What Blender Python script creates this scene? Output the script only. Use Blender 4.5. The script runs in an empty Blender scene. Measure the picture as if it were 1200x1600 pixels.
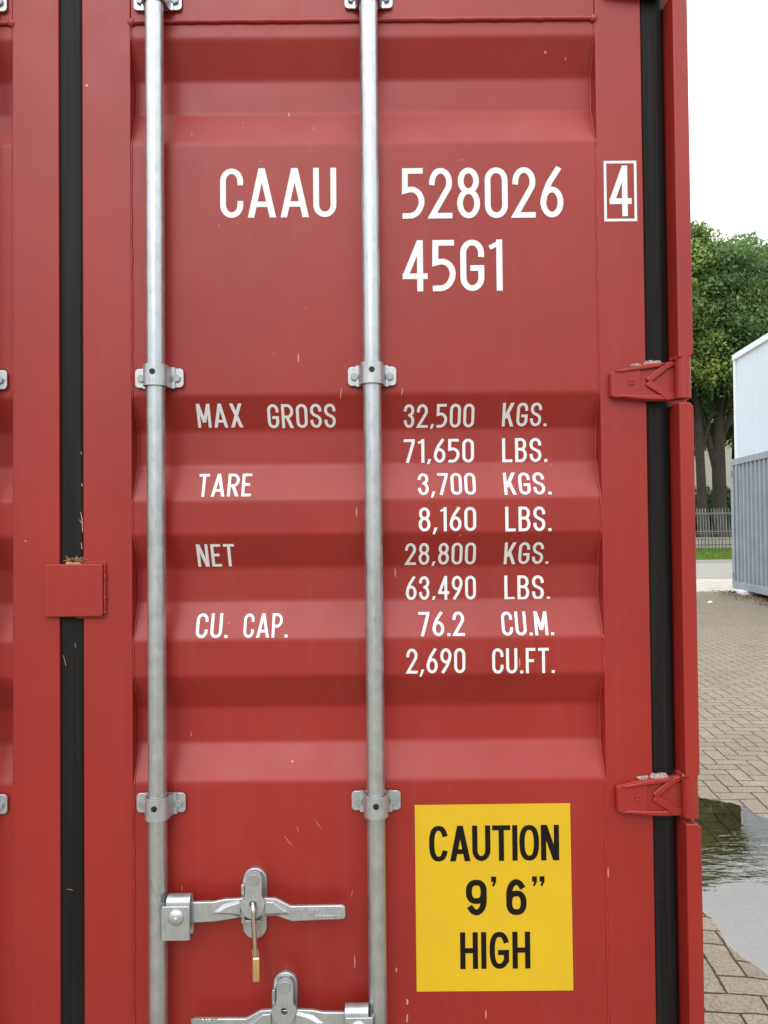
import bpy, bmesh, math, random
import numpy as np
from mathutils import Vector, Matrix
random.seed(7); RNG = np.random.default_rng(11)
PI = math.pi
scene = bpy.context.scene
C = scene.collection

# ------------------------------------------------------------------ camera
F_PX, D, CAMX, CAMZ = 1200.0, 1.5, 0.6055, 1.60        # focal length (of a 1200x1600 frame), distance to the doors, position
PITCH, YAW, ROLL = math.radians(1.06), 0.002, 0.0098
fwd = Vector((math.sin(YAW)*math.cos(PITCH), math.cos(YAW)*math.cos(PITCH), math.sin(PITCH)))
r0 = fwd.cross(Vector((0, 0, 1))).normalized(); u0 = r0.cross(fwd)
rgt = math.cos(ROLL)*r0 - math.sin(ROLL)*u0
upv = math.sin(ROLL)*r0 + math.cos(ROLL)*u0
cam_pos = Vector((CAMX, -D, CAMZ))
cd = bpy.data.cameras.new('camera'); cam = bpy.data.objects.new('camera', cd); C.objects.link(cam)
cam.matrix_world = Matrix(((rgt.x, upv.x, -fwd.x, cam_pos.x), (rgt.y, upv.y, -fwd.y, cam_pos.y),
                           (rgt.z, upv.z, -fwd.z, cam_pos.z), (0, 0, 0, 1)))
cd.sensor_fit = 'VERTICAL'; cd.sensor_height = 36; cd.sensor_width = 27
cd.lens = F_PX/1600*36; cd.clip_start = 0.05; cd.clip_end = 3000
scene.camera = cam

# ------------------------------------------------------------------ sky, sun, exposure (overcast day)
SUN_EL, SUN_AZ = math.radians(36), math.radians(192)
w = bpy.data.worlds.new('World'); scene.world = w; w.use_nodes = True
nt = w.node_tree; bg = nt.nodes['Background']
sky = nt.nodes.new('ShaderNodeTexSky'); sky.sky_type = 'NISHITA'; sky.sun_disc = False
sky.sun_elevation = SUN_EL; sky.sun_rotation = SUN_AZ; sky.dust_density = 4.0; sky.air_density = 1.0
hs = nt.nodes.new('ShaderNodeHueSaturation'); hs.inputs['Saturation'].default_value = 0.12
mx = nt.nodes.new('ShaderNodeMix'); mx.data_type = 'RGBA'; mx.inputs['Factor'].default_value = 0.75
tc = nt.nodes.new('ShaderNodeTexCoord'); sz = nt.nodes.new('ShaderNodeSeparateXYZ'); nt.links.new(tc.outputs['Generated'], sz.inputs[0])
cl = nt.nodes.new('ShaderNodeMapRange'); cl.inputs['From Min'].default_value = 0; cl.inputs['From Max'].default_value = 1
cl.inputs['To Min'].default_value = 8.0; cl.inputs['To Max'].default_value = 46; nt.links.new(sz.outputs['Z'], cl.inputs['Value'])
ct_ = nt.nodes.new('ShaderNodeVectorMath'); ct_.operation = 'SCALE'; ct_.inputs[0].default_value = (0.97, 0.99, 1.0)   # cloud cover, brightest overhead
nt.links.new(cl.outputs[0], ct_.inputs['Scale']); nt.links.new(ct_.outputs[0], mx.inputs['B'])
nt.links.new(sky.outputs[0], hs.inputs['Color']); nt.links.new(hs.outputs[0], mx.inputs['A'])
nt.links.new(mx.outputs['Result'], bg.inputs[0]); bg.inputs[1].default_value = 0.13
sl = bpy.data.lights.new('sun', 'SUN'); sl.energy = 0.8; sl.angle = math.radians(25); sl.color = (1, 0.975, 0.94)
so = bpy.data.objects.new('sun', sl); C.objects.link(so)
sdir = Vector((math.sin(SUN_AZ)*math.cos(SUN_EL), math.cos(SUN_AZ)*math.cos(SUN_EL), math.sin(SUN_EL)))
so.rotation_euler = sdir.to_track_quat('Z', 'Y').to_euler(); so.location = (-10, -10, 20)
scene.view_settings.view_transform = 'Standard'; scene.view_settings.look = 'None'
scene.view_settings.exposure = -0.52; scene.view_settings.gamma = 1

# ------------------------------------------------------------------ measuring: where a sight line meets a plane
def ray(px, py):
    return (fwd + rgt*((px-600)/F_PX) + upv*((800-py)/F_PX))
def W(px, py, Y=0.0):
    d = ray(px, py); t = (Y-cam_pos.y)/d.y; return cam_pos + d*t
def G(px, py, z=0.0):
    d = ray(px, py); t = (z-cam_pos.z)/d.z; return cam_pos + d*t
def onplane(px, py, p, n):
    d = ray(px, py); t = (p-cam_pos).dot(n)/d.dot(n); return cam_pos + d*t

# ------------------------------------------------------------------ mesh helpers
class MB:
    def __init__(s): s.v = []; s.f = []
    def add(s, vs, fs):
        b = len(s.v); s.v += [tuple(p) for p in vs]; s.f += [tuple(b+i for i in f) for f in fs]
    def box(s, x0, x1, y0, y1, z0, z1):
        s.add([(x0,y0,z0),(x1,y0,z0),(x1,y1,z0),(x0,y1,z0),(x0,y0,z1),(x1,y0,z1),(x1,y1,z1),(x0,y1,z1)],
              [(0,3,2,1),(4,5,6,7),(0,1,5,4),(1,2,6,5),(2,3,7,6),(3,0,4,7)])
    def prism(s, poly, a, b, axis='y'):
        """poly: 2D outline; axis 'y': (x,z) extruded y=a..b ; 'x': (y,z) ; 'z': (x,y)"""
        n = len(poly)
        def P(q, t):
            return {'y': (q[0], t, q[1]), 'x': (t, q[0], q[1]), 'z': (q[0], q[1], t)}[axis]
        vs = [P(q, a) for q in poly] + [P(q, b) for q in poly]
        s.add(vs, [tuple(range(n)), tuple(range(2*n-1, n-1, -1))] + [(i, i+n, (i+1) % n+n, (i+1) % n) for i in range(n)])
    def tube(s, pts, r, n=10, cap=True):
        pts = [Vector(p) for p in pts]; m = len(pts); rs = r if isinstance(r, (list, tuple)) else [r]*m
        vs = []; prev = None
        for i, p in enumerate(pts):
            t = (pts[min(i+1, m-1)]-pts[max(i-1, 0)]).normalized()
            if prev is None:
                a = t.cross(Vector((0.13, 0.91, 0.39)))
                if a.length < 1e-4: a = t.cross(Vector((1, 0, 0)))
                a.normalize()
            else:
                a = (prev - t*prev.dot(t)).normalized()
            prev = a; b = t.cross(a)
            for k in range(n):
                th = 2*PI*k/n; vs.append(p + (a*math.cos(th)+b*math.sin(th))*rs[i])
        fs = [(i*n+k, i*n+(k+1) % n, (i+1)*n+(k+1) % n, (i+1)*n+k) for i in range(m-1) for k in range(n)]
        if cap: fs += [tuple(range(n-1, -1, -1)), tuple((m-1)*n+k for k in range(n))]
        s.add(vs, fs)
    def cyl(s, c, axis, r, h, n=24, r2=None, rot=0):
        c = Vector(c); ax = Vector(axis).normalized()
        a = ax.cross(Vector((0, 0, 1)))
        if a.length < 1e-3: a = Vector((1, 0, 0))
        a.normalize(); b = ax.cross(a); r2 = r if r2 is None else r2
        vs = [c + (a*math.cos(2*PI*k/n+rot)+b*math.sin(2*PI*k/n+rot))*r for k in range(n)]
        vs += [c + ax*h + (a*math.cos(2*PI*k/n+rot)+b*math.sin(2*PI*k/n+rot))*r2 for k in range(n)]
        s.add(vs, [tuple(range(n-1, -1, -1)), tuple(range(n, 2*n))] + [(k, (k+1) % n, (k+1) % n+n, k+n) for k in range(n)])
    def dome(s, c, axis, r, h, n=24, m=6):
        c = Vector(c); ax = Vector(axis).normalized(); a = ax.cross(Vector((0, 0, 1)))
        if a.length < 1e-3: a = Vector((1, 0, 0))
        a.normalize(); b = ax.cross(a); vs = []
        for j in range(m):
            t = j/m*PI/2
            for k in range(n):
                th = 2*PI*k/n; vs.append(c + ax*h*math.sin(t) + (a*math.cos(th)+b*math.sin(th))*r*math.cos(t))
        vs.append(c+ax*h)
        fs = [(j*n+k, j*n+(k+1) % n, (j+1)*n+(k+1) % n, (j+1)*n+k) for j in range(m-1) for k in range(n)]
        fs += [((m-1)*n+k, (m-1)*n+(k+1) % n, m*n) for k in range(n)] + [tuple(range(n-1, -1, -1))]
        s.add(vs, fs)
    def build(s, name, mat, parent=None, bevel=0, seg=2, smooth=35, loc=None, fix=True):
        me = bpy.data.meshes.new(name); me.from_pydata(s.v, [], s.f); me.update()
        if fix:
            bm = bmesh.new(); bm.from_mesh(me); bmesh.ops.recalc_face_normals(bm, faces=bm.faces); bm.to_mesh(me); bm.free()
        if smooth:
            me.polygons.foreach_set('use_smooth', [True]*len(me.polygons)); me.set_sharp_from_angle(angle=math.radians(smooth))
        o = bpy.data.objects.new(name, me); C.objects.link(o)
        if mat: me.materials.append(mat)
        if parent: o.parent = parent
        if loc: o.location = loc
        if bevel:
            b = o.modifiers.new('bevel', 'BEVEL'); b.width = bevel; b.segments = seg; b.limit_method = 'ANGLE'
            b.angle_limit = math.radians(25); b.harden_normals = True
        return o
def rrect(x0, x1, z0, z1, r, n=5):
    out = []
    for cx, cz, a in ((x1-r, z1-r, 0), (x0+r, z1-r, 90), (x0+r, z0+r, 180), (x1-r, z0+r, 270)):
        for k in range(n+1):
            t = math.radians(a+90*k/n); out.append((cx+r*math.cos(t), cz+r*math.sin(t)))
    return out
def tag(o, label=None, cat=None, group=None, kind=None):
    if label: o['label'] = label
    if cat: o['category'] = cat
    if group: o['group'] = group
    if kind: o['kind'] = kind
    return o
def thing(name, label, cat, loc=(0, 0, 0), rz=0, group=None):
    o = bpy.data.objects.new(name, None); C.objects.link(o); o.empty_display_size = 0.2
    o.location = loc; o.rotation_euler = (0, 0, rz); return tag(o, label, cat, group)
def empty_part(name, parent, loc=(0, 0, 0)):
    o = bpy.data.objects.new(name, None); C.objects.link(o); o.parent = parent; o.location = loc; return o
def copy_tree(o, parent=None):
    c = o.copy(); C.objects.link(c); c.parent = parent
    for ch in list(o.children): copy_tree(ch, c)
    return c

# ------------------------------------------------------------------ materials
class Mat:
    def __init__(s, name):
        s.m = bpy.data.materials.new(name); s.m.use_nodes = True; s.t = s.m.node_tree
        s.b = s.t.nodes['Principled BSDF']; s.out = s.t.nodes['Material Output']
    def n(s, typ, **kw):
        x = s.t.nodes.new(typ)
        for k, v in kw.items():
            if k.startswith('i_'): x.inputs[k[2:]].default_value = v
            else: setattr(x, k, v)
        return x
    def L(s, a, b): s.t.links.new(a, b)
    def pos(s, scale=(1, 1, 1), rot=0):
        g = s.n('ShaderNodeNewGeometry'); mp = s.n('ShaderNodeMapping'); mp.inputs['Scale'].default_value = scale
        mp.inputs['Rotation'].default_value = (0, 0, rot); s.L(g.outputs['Position'], mp.inputs[0]); return mp.outputs[0]
    def noise(s, vec, scale, detail=4, rough=0.55):
        x = s.n('ShaderNodeTexNoise'); x.inputs['Scale'].default_value = scale; x.inputs['Detail'].default_value = detail
        x.inputs['Roughness'].default_value = rough; s.L(vec, x.inputs['Vector']); return x.outputs['Fac']
    def ramp(s, fac, a, b, ca=(0, 0, 0, 1), cb=(1, 1, 1, 1)):
        x = s.n('ShaderNodeValToRGB'); x.color_ramp.elements[0].position = a; x.color_ramp.elements[1].position = b
        x.color_ramp.elements[0].color = ca; x.color_ramp.elements[1].color = cb; s.L(fac, x.inputs[0]); return x.outputs[0]
    def mix(s, fac, a, b, mode='MIX'):
        x = s.n('ShaderNodeMix'); x.data_type = 'RGBA'; x.blend_type = mode
        for sock, v in (('Factor', fac), ('A', a), ('B', b)):
            if hasattr(v, 'is_linked'): s.L(v, x.inputs[sock])
            else: x.inputs[sock].default_value = v
        return x.outputs['Result']
    def math(s, op, a, b=None, c=None):
        x = s.n('ShaderNodeMath'); x.operation = op
        for i, v in enumerate((a, b, c)):
            if v is None: continue
            if hasattr(v, 'is_linked'): s.L(v, x.inputs[i])
            else: x.inputs[i].default_value = v
        return x.outputs[0]
    def bump(s, h, strength=0.3, dist=0.002):
        x = s.n('ShaderNodeBump'); x.inputs['Strength'].default_value = strength; x.inputs['Distance'].default_value = dist
        s.L(h, x.inputs['Height']); s.L(x.outputs[0], s.b.inputs['Normal'])
    def set(s, **kw):
        for k, v in kw.items():
            k = k.replace('_', ' ')
            if hasattr(v, 'is_linked'): s.L(v, s.b.inputs[k])
            else: s.b.inputs[k].default_value = v
def rgb(r, g, b): return (r, g, b, 1)

def make_paint(name, base, rough=0.41, chips=True, spec=0.45, dirt=rgb(0.24, 0.10, 0.085), dirty=0.16):
    M = Mat(name); p = M.pos()
    big = M.noise(p, 2.2, 3); mid = M.noise(p, 14, 4)
    dark = tuple(c*0.90 for c in base[:3])+(1,); lite = tuple(min(1, c*1.07) for c in base[:3])+(1,)
    col = M.mix(M.ramp(big, 0.35, 0.65), dark, lite)
    stv = M.pos((22, 22, 0.9)); st = M.noise(stv, 1.6, 5, 0.65)                         # faint dirt runs down the sheet
    col = M.mix(M.math('MULTIPLY', M.ramp(st, 0.52, 0.80), dirty), col, dirt)
    if chips:
        v = M.n('ShaderNodeTexVoronoi'); v.inputs['Scale'].default_value = 33; v.inputs['Randomness'].default_value = 1; M.L(p, v.inputs[0])
        sel = M.n('ShaderNodeSeparateColor'); M.L(v.outputs['Color'], sel.inputs[0])
        size = M.math('MULTIPLY', M.math('POWER', sel.outputs[0], 14.0), 0.075)
        spk = M.math('LESS_THAN', M.math('ADD', v.outputs['Distance'], M.math('MULTIPLY', mid, 0.02)), M.math('ADD', size, 0.020))
        spk = M.math('MULTIPLY', spk, M.math('GREATER_THAN', sel.outputs[1], 0.40))
        col = M.mix(M.math('MULTIPLY', spk, 0.65), col, rgb(0.72, 0.42, 0.36))
        sv = M.pos((60, 60, 9)); v2 = M.n('ShaderNodeTexVoronoi'); v2.inputs['Scale'].default_value = 0.9; M.L(sv, v2.inputs[0])
        s2 = M.n('ShaderNodeSeparateColor'); M.L(v2.outputs['Color'], s2.inputs[0])
        scr = M.math('MULTIPLY', M.math('LESS_THAN', v2.outputs['Distance'], 0.075), M.math('GREATER_THAN', s2.outputs[0], 0.93))
        col = M.mix(M.math('MULTIPLY', scr, 0.55), col, rgb(0.70, 0.36, 0.30))
    M.set(Base_Color=col, Roughness=M.ramp(mid, 0.2, 0.8, rgb(rough-.05, rough-.05, rough-.05), rgb(rough+.07, rough+.07, rough+.07)))
    M.b.inputs['Specular IOR Level'].default_value = spec
    h = M.math('ADD', M.math('MULTIPLY', M.noise(p, 700, 2), 0.35), M.math('MULTIPLY', M.noise(p, 9, 3), 1.2))
    M.bump(h, 0.22, 0.0012)
    return M.m
RED = rgb(0.285, 0.0175, 0.0115)
m_red = make_paint('red_paint', RED)
m_red_weld = make_paint('red_paint_on_weld', rgb(0.33, 0.030, 0.024), 0.45, chips=False)
def make_galv(name, base=0.56, metal=0.75, rough=0.40):
    M = Mat(name); p = M.pos(); n1 = M.noise(p, 38, 5, 0.65); n2 = M.noise(M.pos((130, 130, 24)), 1.0, 5, 0.72)
    v = M.n('ShaderNodeTexVoronoi'); v.inputs['Scale'].default_value = 170; M.L(M.pos((1, 1, .45)), v.inputs[0])
    sc = M.n('ShaderNodeSeparateColor'); M.L(v.outputs['Color'], sc.inputs[0])
    col = M.mix(M.ramp(n1, 0.3, 0.7), rgb(base*0.80, base*0.865, base*0.90), rgb(base*1.02, base*1.09, base*1.13))
    col = M.mix(M.math('MULTIPLY', sc.outputs[0], 0.22), col, rgb(base*1.27, base*1.35, base*1.40))
    col = M.mix(M.math('MULTIPLY', M.ramp(n2, 0.60, 0.68), 0.55), col, rgb(0.22, 0.235, 0.25))           # dull grey pitting
    M.set(Base_Color=col, Metallic=metal, Roughness=M.ramp(n1, 0.25, 0.75, rgb(rough-.06, rough-.06, rough-.06), rgb(rough+.08, rough+.08, rough+.08)))
    M.bump(M.math('ADD', n1, M.math('MULTIPLY', n2, 0.5)), 0.36, 0.0008)
    return M.m
m_galv = make_galv('galvanised_steel', 0.50, 0.78, 0.38); m_galv_bar = make_galv('galvanised_bar', 0.52, 0.88, 0.33)
m_bolt = make_galv('bolt_steel', 0.36, 0.6, 0.5)
def simple(name, col, rough=0.5, metal=0.0, var=0.15, scale=12, bump=0.0, bd=0.002):
    M = Mat(name); p = M.pos(); n = M.noise(p, scale, 5)
    a = tuple(c*(1-var) for c in col)+(1,); b = tuple(min(1, c*(1+var)) for c in col)+(1,)
    M.set(Base_Color=M.mix(M.ramp(n, 0.3, 0.7), a, b), Roughness=rough, Metallic=metal)
    if bump: M.bump(M.noise(p, scale*6, 4), bump, bd)
    return M.m
m_white = simple('white_decal', (0.72, 0.75, 0.755), 0.45, var=0.03)
m_yellow = simple('yellow_decal', (0.62, 0.40, 0.006), 0.55, var=0.03)
m_black_ink = simple('black_ink', (0.010, 0.007, 0.005), 0.6)
m_black_ink.node_tree.nodes['Principled BSDF'].inputs['Specular IOR Level'].default_value = 0.12
m_brass = simple('brass', (0.78, 0.56, 0.24), 0.33, 0.9, 0.06)
m_chrome = simple('shackle_steel', (0.62, 0.60, 0.57), 0.18, 1.0, 0.05)
m_dark = simple('black_screw', (0.012, 0.012, 0.012), 0.4)
m_sealant = simple('pale_sealant', (0.46, 0.34, 0.31), 0.85, var=0.35, scale=150, bump=0.8, bd=0.004)
m_rustfluff = simple('rusty_debris', (0.42, 0.24, 0.12), 0.9, var=0.4, scale=200, bump=0.8)
def make_rubber():
    M = Mat('gasket_rubber'); p = M.pos((80, 80, 1.2)); n = M.noise(p, 1.3, 5, 0.6); q = M.pos(); d = M.noise(q, 180, 3)
    big = M.noise(q, 3.0, 4)
    col = M.mix(M.ramp(n, 0.4, 0.75), rgb(0.006, 0.006, 0.006), rgb(0.017, 0.017, 0.017))
    dust = M.math('MULTIPLY', M.ramp(d, 0.66, 0.78), M.ramp(big, 0.45, 0.7))
    col = M.mix(M.math('MULTIPLY', dust, 0.35), col, rgb(0.20, 0.19, 0.18))
    M.set(Base_Color=col, Roughness=0.6); M.b.inputs['Specular IOR Level'].default_value = 0.2; M.bump(n, 0.3, 0.002); return M.m
m_rubber = make_rubber()

# ------------------------------------------------------------------ stroke lettering
def arc(cx, cy, rx, ry, a0, a1, n=14):
    return [(cx+rx*math.cos(math.radians(a0+(a1-a0)*k/n)), cy+ry*math.sin(math.radians(a0+(a1-a0)*k/n))) for k in range(n+1)]
def glyphs():
    g = {}
    O = arc(.5, .78, .5, .22, 0, 180)+arc(.5, .22, .5, .22, 180, 360); O.append(O[0])
    g['0'] = g['O'] = (.44, [('c', O)])
    g['C'] = (.44, [('p', [(1, .74)]+arc(.5, .77, .5, .23, 0, 180)+arc(.5, .23, .5, .23, 180, 360)+[(1, .26)])])
    g['G'] = (.44, [('p', [(1, .74)]+arc(.5, .77, .5, .23, 0, 180)+arc(.5, .23, .5, .23, 180, 360)+[(1, .44), (.56, .44)])])
    g['U'] = (.44, [('p', [(0, 1)]+arc(.5, .22, .5, .22, 180, 360)+[(1, 1)])])
    g['S'] = (.44, [('p', [(1, .77)]+arc(.5, .77, .5, .23, 0, 180)+arc(.5, .77, .5, .24, 180, 238)+arc(.5, .25, .5, .25, 50, 0)+arc(.5, .25, .5, .25, 0, -180))])
    g['A'] = (.54, [('d', .0, 0, .5, 1, 'L'), ('d', 1, 0, .5, 1, 'R'), ('h', .2, .8, .27)])
    g['B'] = (.44, [('p', [(0, 0), (0, 1)]+arc(.5, .77, .45, .23, 90, -90)+[(0, .54)]), ('p', [(0.12, .54)]+arc(.5, .27, .5, .27, 90, -90)+[(0, 0)])])
    g['E'] = (.38, [('p', [(1, 1), (0, 1), (0, 0), (1, 0)]), ('p', [(0.12, .52), (.78, .52)])])
    g['F'] = (.38, [('p', [(1, 1), (0, 1), (0, 0)]), ('p', [(0.12, .5), (.78, .5)])])
    g['H'] = (.44, [('p', [(0, 0), (0, 1)]), ('p', [(1, 0), (1, 1)]), ('p', [(.1, .5), (.9, .5)])])
    g['I'] = (0, [('p', [(.5, 0), (.5, 1)])])
    g['L'] = (.38, [('p', [(0, 1), (0, 0), (1, 0)])])
    g['T'] = (.42, [('p', [(0, 1), (1, 1)]), ('p', [(.5, 0), (.5, .95)])])
    g['K'] = (.46, [('p', [(0, 0), (0, 1)]), ('d', .10, .34, 1, 1, 'K'), ('d', .42, .6, 1, 0, 'R')])
    g['M'] = (.52, [('p', [(0, 0), (0, 1)]), ('p', [(1, 0), (1, 1)]), ('d', .0, 1, .5, .22, 'L'), ('d', 1, 1, .5, .22, 'R')])
    g['N'] = (.44, [('p', [(0, 0), (0, 1)]), ('p', [(1, 0), (1, 1)]), ('d', 0, 1, 1, 0, 'M')])
    P = ('p', [(0, 0), (0, 1)]+arc(.45, .73, .55, .27, 90, -90)+[(0.1, .46)])
    g['P'] = (.44, [P]); g['R'] = (.46, [P, ('d', .45, .48, 1, 0, 'R')])
    g['X'] = (.48, [('d', 0, 0, 1, 1, 'M'), ('d', 0, 1, 1, 0, 'M')])
    g['1'] = (.25, [('p', [(1, 0), (1, 1)]), ('d', .0, .86, .8, .97, 'F')])
    g['2'] = (.44, [('p', [(0, .74)]+arc(.5, .74, .5, .26, 180, -28)+[(0, 0), (1, 0)])])
    g['3'] = (.42, [('p', arc(.5, .77, .5, .23, 175, -75)), ('p', arc(.5, .27, .5, .27, 80, -175))])
    g['4'] = (.46, [('p', [(.76, 0), (.76, 1)]), ('p', [(.70, .98), (.05, .335)]), ('p', [(0, .27), (1, .27)])])
    g['5'] = (.43, [('p', [(.92, 1), (0.02, 1), (0, .56), (.25, .585)]+arc(.35, .32, .65, .27, 80, -20)+arc(.25, .3, .72, .3, -25, -82)+[(0.02, 0)])])
    bowl = arc(.5, .28, .5, .28, 0, 360, 26)
    g['6'] = (.44, [('c', bowl), ('p', [(.84, 1), (.36, .72), (.1, .48), (.0, .28)])])
    g['9'] = (.44, [('c', [(1-x, 1-y) for x, y in bowl]), ('p', [(1-x, 1-y) for x, y in [(.84, 1), (.36, .72), (.1, .48), (.0, .28)]])])
    g['7'] = (.42, [('p', [(0, 1), (1, 1), (.95, .86), (.28, 0)])])
    g['8'] = (.44, [('c', arc(.5, .77, .45, .23, -90, 270, 26)), ('c', arc(.5, .27, .5, .27, 90, 450, 26))])
    g['.'] = (-1, []); g[','] = (.15, []); g["'"] = (.15, []); g['"'] = (.34, [])
    return g
GL = glyphs()
GH_ = dict(GL)                                            # plainer, rounder letters for the sticker
def sarc(cx, cy, rx, ry, a0, a1, n=30, e=0.80):
    out = []
    for k in range(n+1):
        a = math.radians(a0+(a1-a0)*k/n); c, s_ = math.cos(a), math.sin(a)
        out.append((cx+rx*math.copysign(abs(c)**e, c), cy+ry*math.copysign(abs(s_)**e, s_)))
    return out
_o = sarc(.5, .5, .5, .5, 0, 360, 40)
GH_['O'] = (.52, [('c', _o)]); GH_['C'] = (.50, [('p', sarc(.5, .5, .5, .5, 33, 327, 34))])
GH_['G'] = (.52, [('p', sarc(.5, .5, .5, .5, 33, 308, 32)+[(.98, .17), (.98, .43), (.58, .43)])])
GH_['U'] = (.48, [('p', [(0, 1)]+arc(.5, .28, .5, .28, 180, 360)+[(1, 1)])]); GH_['T'] = (.48, GL['T'][1]); GH_['N'] = (.48, GL['N'][1]); GH_['H'] = (.47, GL['H'][1])
_b = sarc(.5, .31, .5, .31, 0, 360, 34); _h = [(0, .28), (0, .50)]+arc(.5, .58, .5, .42, 180, 44)
GH_['6'] = (.55, [('c', _b), ('p', _h)]); GH_['9'] = (.55, [('c', [(1-x, 1-y) for x, y in _b]), ('p', [(1-x, 1-y) for x, y in _h])])
def stroke(pts, t, closed):
    """quads along a polyline of thickness t with mitred corners"""
    P = [Vector((x, y)) for x, y in pts]
    Q = [P[0]]
    for p in P[1:]:
        if (p-Q[-1]).length > 1e-4: Q.append(p)
    P = Q
    if closed and (P[0]-P[-1]).length < 1e-3: P = P[:-1]
    n = len(P); L = []; R = []
    if not closed:
        a = (P[0]-P[1]).normalized(); P[0] = P[0]+a*t/2; b = (P[-1]-P[-2]).normalized(); P[-1] = P[-1]+b*t/2
    for i in range(n):
        if closed: a = (P[i]-P[i-1]).normalized(); b = (P[(i+1) % n]-P[i]).normalized()
        else:
            a = (P[i]-P[i-1]).normalized() if i else (P[1]-P[0]).normalized()
            b = (P[i+1]-P[i]).normalized() if i < n-1 else a
        na = Vector((-a.y, a.x)); nb = Vector((-b.y, b.x)); m = (na+nb)
        if m.length < 1e-3: m = na
        m.normalize(); k = t/2/max(0.42, m.dot(na)); L.append(P[i]+m*k); R.append(P[i]-m*k)
    rng = range(n if closed else n-1)
    return [[L[i], R[i], R[(i+1) % n], L[(i+1) % n]] for i in rng]
def text_polys(txt, t, gap=0.10, space=0.36, wide=1.0, font=None):
    """list of strokes, each a list of quads, in units of the letter height; width"""
    out = []; x = 0
    for ch in txt:
        if ch == ' ': x += space; continue
        w_, st = (font or GL)[ch]
        if ch == '.': wd = t*1.05; out.append([[Vector(q) for q in ((x, 0), (x+wd, 0), (x+wd, t), (x, t))]])
        elif ch == ',':
            wd = t*1.25; out.append([[Vector(q) for q in ((x-.03, -.12), (x+.05, -.12), (x+wd+.01, t*1.35), (x+wd-t*.9, t*1.35))]])
        elif ch in "'\"":
            wd = t*1.0
            for k in range(1 if ch == "'" else 2):
                xx = x + k*t*1.55
                out.append([[Vector(q) for q in ((xx, 1), (xx, 1-t), (xx+wd, 1-t), (xx+wd, 1))],
                            [Vector(q) for q in ((xx+wd, 1-t), (xx+.45*wd, 1-t), (xx+.15*wd, 1-1.75*t), (xx+.55*wd, 1-1.9*t))]])
                wd_tot = xx+wd-x
            wd = wd_tot
        elif w_ == 0:
            wd = t; out.append([[Vector(q) for q in ((x, 0), (x+t, 0), (x+t, 1), (x, 1))]])
        else:
            wd = w_*wide
            for s_ in st:
                k = s_[0]
                if k in 'pc':
                    pts = [(x+t/2+a*(wd-t), t/2+b*(1-t)) for a, b in s_[1]]
                    out.append(stroke(pts, t, k == 'c'))
                elif k == 'h':
                    a, b, yy = s_[1:]; out.append([[Vector(q) for q in ((x+a*wd, yy-t/2), (x+b*wd, yy-t/2), (x+b*wd, yy+t/2), (x+a*wd, yy+t/2))]])
                elif k == 'd':
                    x0, y0, x1, y1, md = s_[1:]
                    if md == 'F':
                        pts = [(x+t/2+x0*(wd-t), y0), (x+t/2+x1*(wd-t), y1-t*.45)]; out.append(stroke(pts, t*.8, False)); continue
                    th = t*1.06*math.hypot((x1-x0)*wd, y1-y0)/abs(y1-y0); th = min(th, t*1.5)
                    f = {'L': lambda q: q*(wd-(th if abs(q) < .01 else 0)) + (th/2 if q < .01 else 0),
                         'R': lambda q: q*wd - (th/2 if q > .99 else 0),
                         'M': lambda q: th/2+q*(wd-th), 'K': lambda q: th/2+q*(wd-th)}[md]
                    X0, X1 = x+f(x0), x+f(x1)
                    out.append([[Vector(q) for q in ((X0-th/2, y0), (X0+th/2, y0), (X1+th/2, y1), (X1-th/2, y1))]])
        x += wd+gap
    return out, x-gap
def lettering(name, txt, box, plane_p, plane_n, vdir, mat, parent, t=0.12, gap=0.10, space=0.36, wide=1.0, off=0.0006, font=None, step=0.00005):
    """text fitted between the sight lines of box=(x0,x1,ytop,ybot), lying on the given plane"""
    x0, x1, yt, yb = box; xc = (x0+x1)/2; yc = (yt+yb)/2
    A = onplane(x0, yc, plane_p, plane_n); B = onplane(x1, yc, plane_p, plane_n)
    T = onplane(xc, yt, plane_p, plane_n); Bo = onplane(xc, yb, plane_p, plane_n)
    h = (T-Bo).dot(vdir); org = Vector((A.x, 0, 0)); base = Bo
    strokes, wd = text_polys(txt, t, gap, space, wide, font); sx = (B.x-A.x)/wd
    mb = MB(); lay = 0
    for st in strokes:
        lay = (lay+1) % 4 if len(st) else lay; sub = 0
        for q in st:
            vs = []
            for p in q:
                v = Vector((A.x+p.x*sx, base.y, base.z)) + vdir*(p.y*h) + plane_n*(off+lay*step+sub*0.0000012)
                vs.append(v)
            mb.add(vs, [(0, 1, 2, 3)]); sub += 1
    o = mb.build(name, mat, parent, smooth=0, fix=False)
    bm = bmesh.new(); bm.from_mesh(o.data)
    for f in bm.faces:
        if f.normal.y > 0: f.normal_flip()
    bm.to_mesh(o.data); bm.free()
    return o

# ------------------------------------------------------------------ the red container
box = thing('shipping_container', 'red steel shipping container with white markings and galvanised locking bars', 'container', (0, 0, 0))
HZ = 2.896; HW = 1.219; LEN = 12.19
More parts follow.
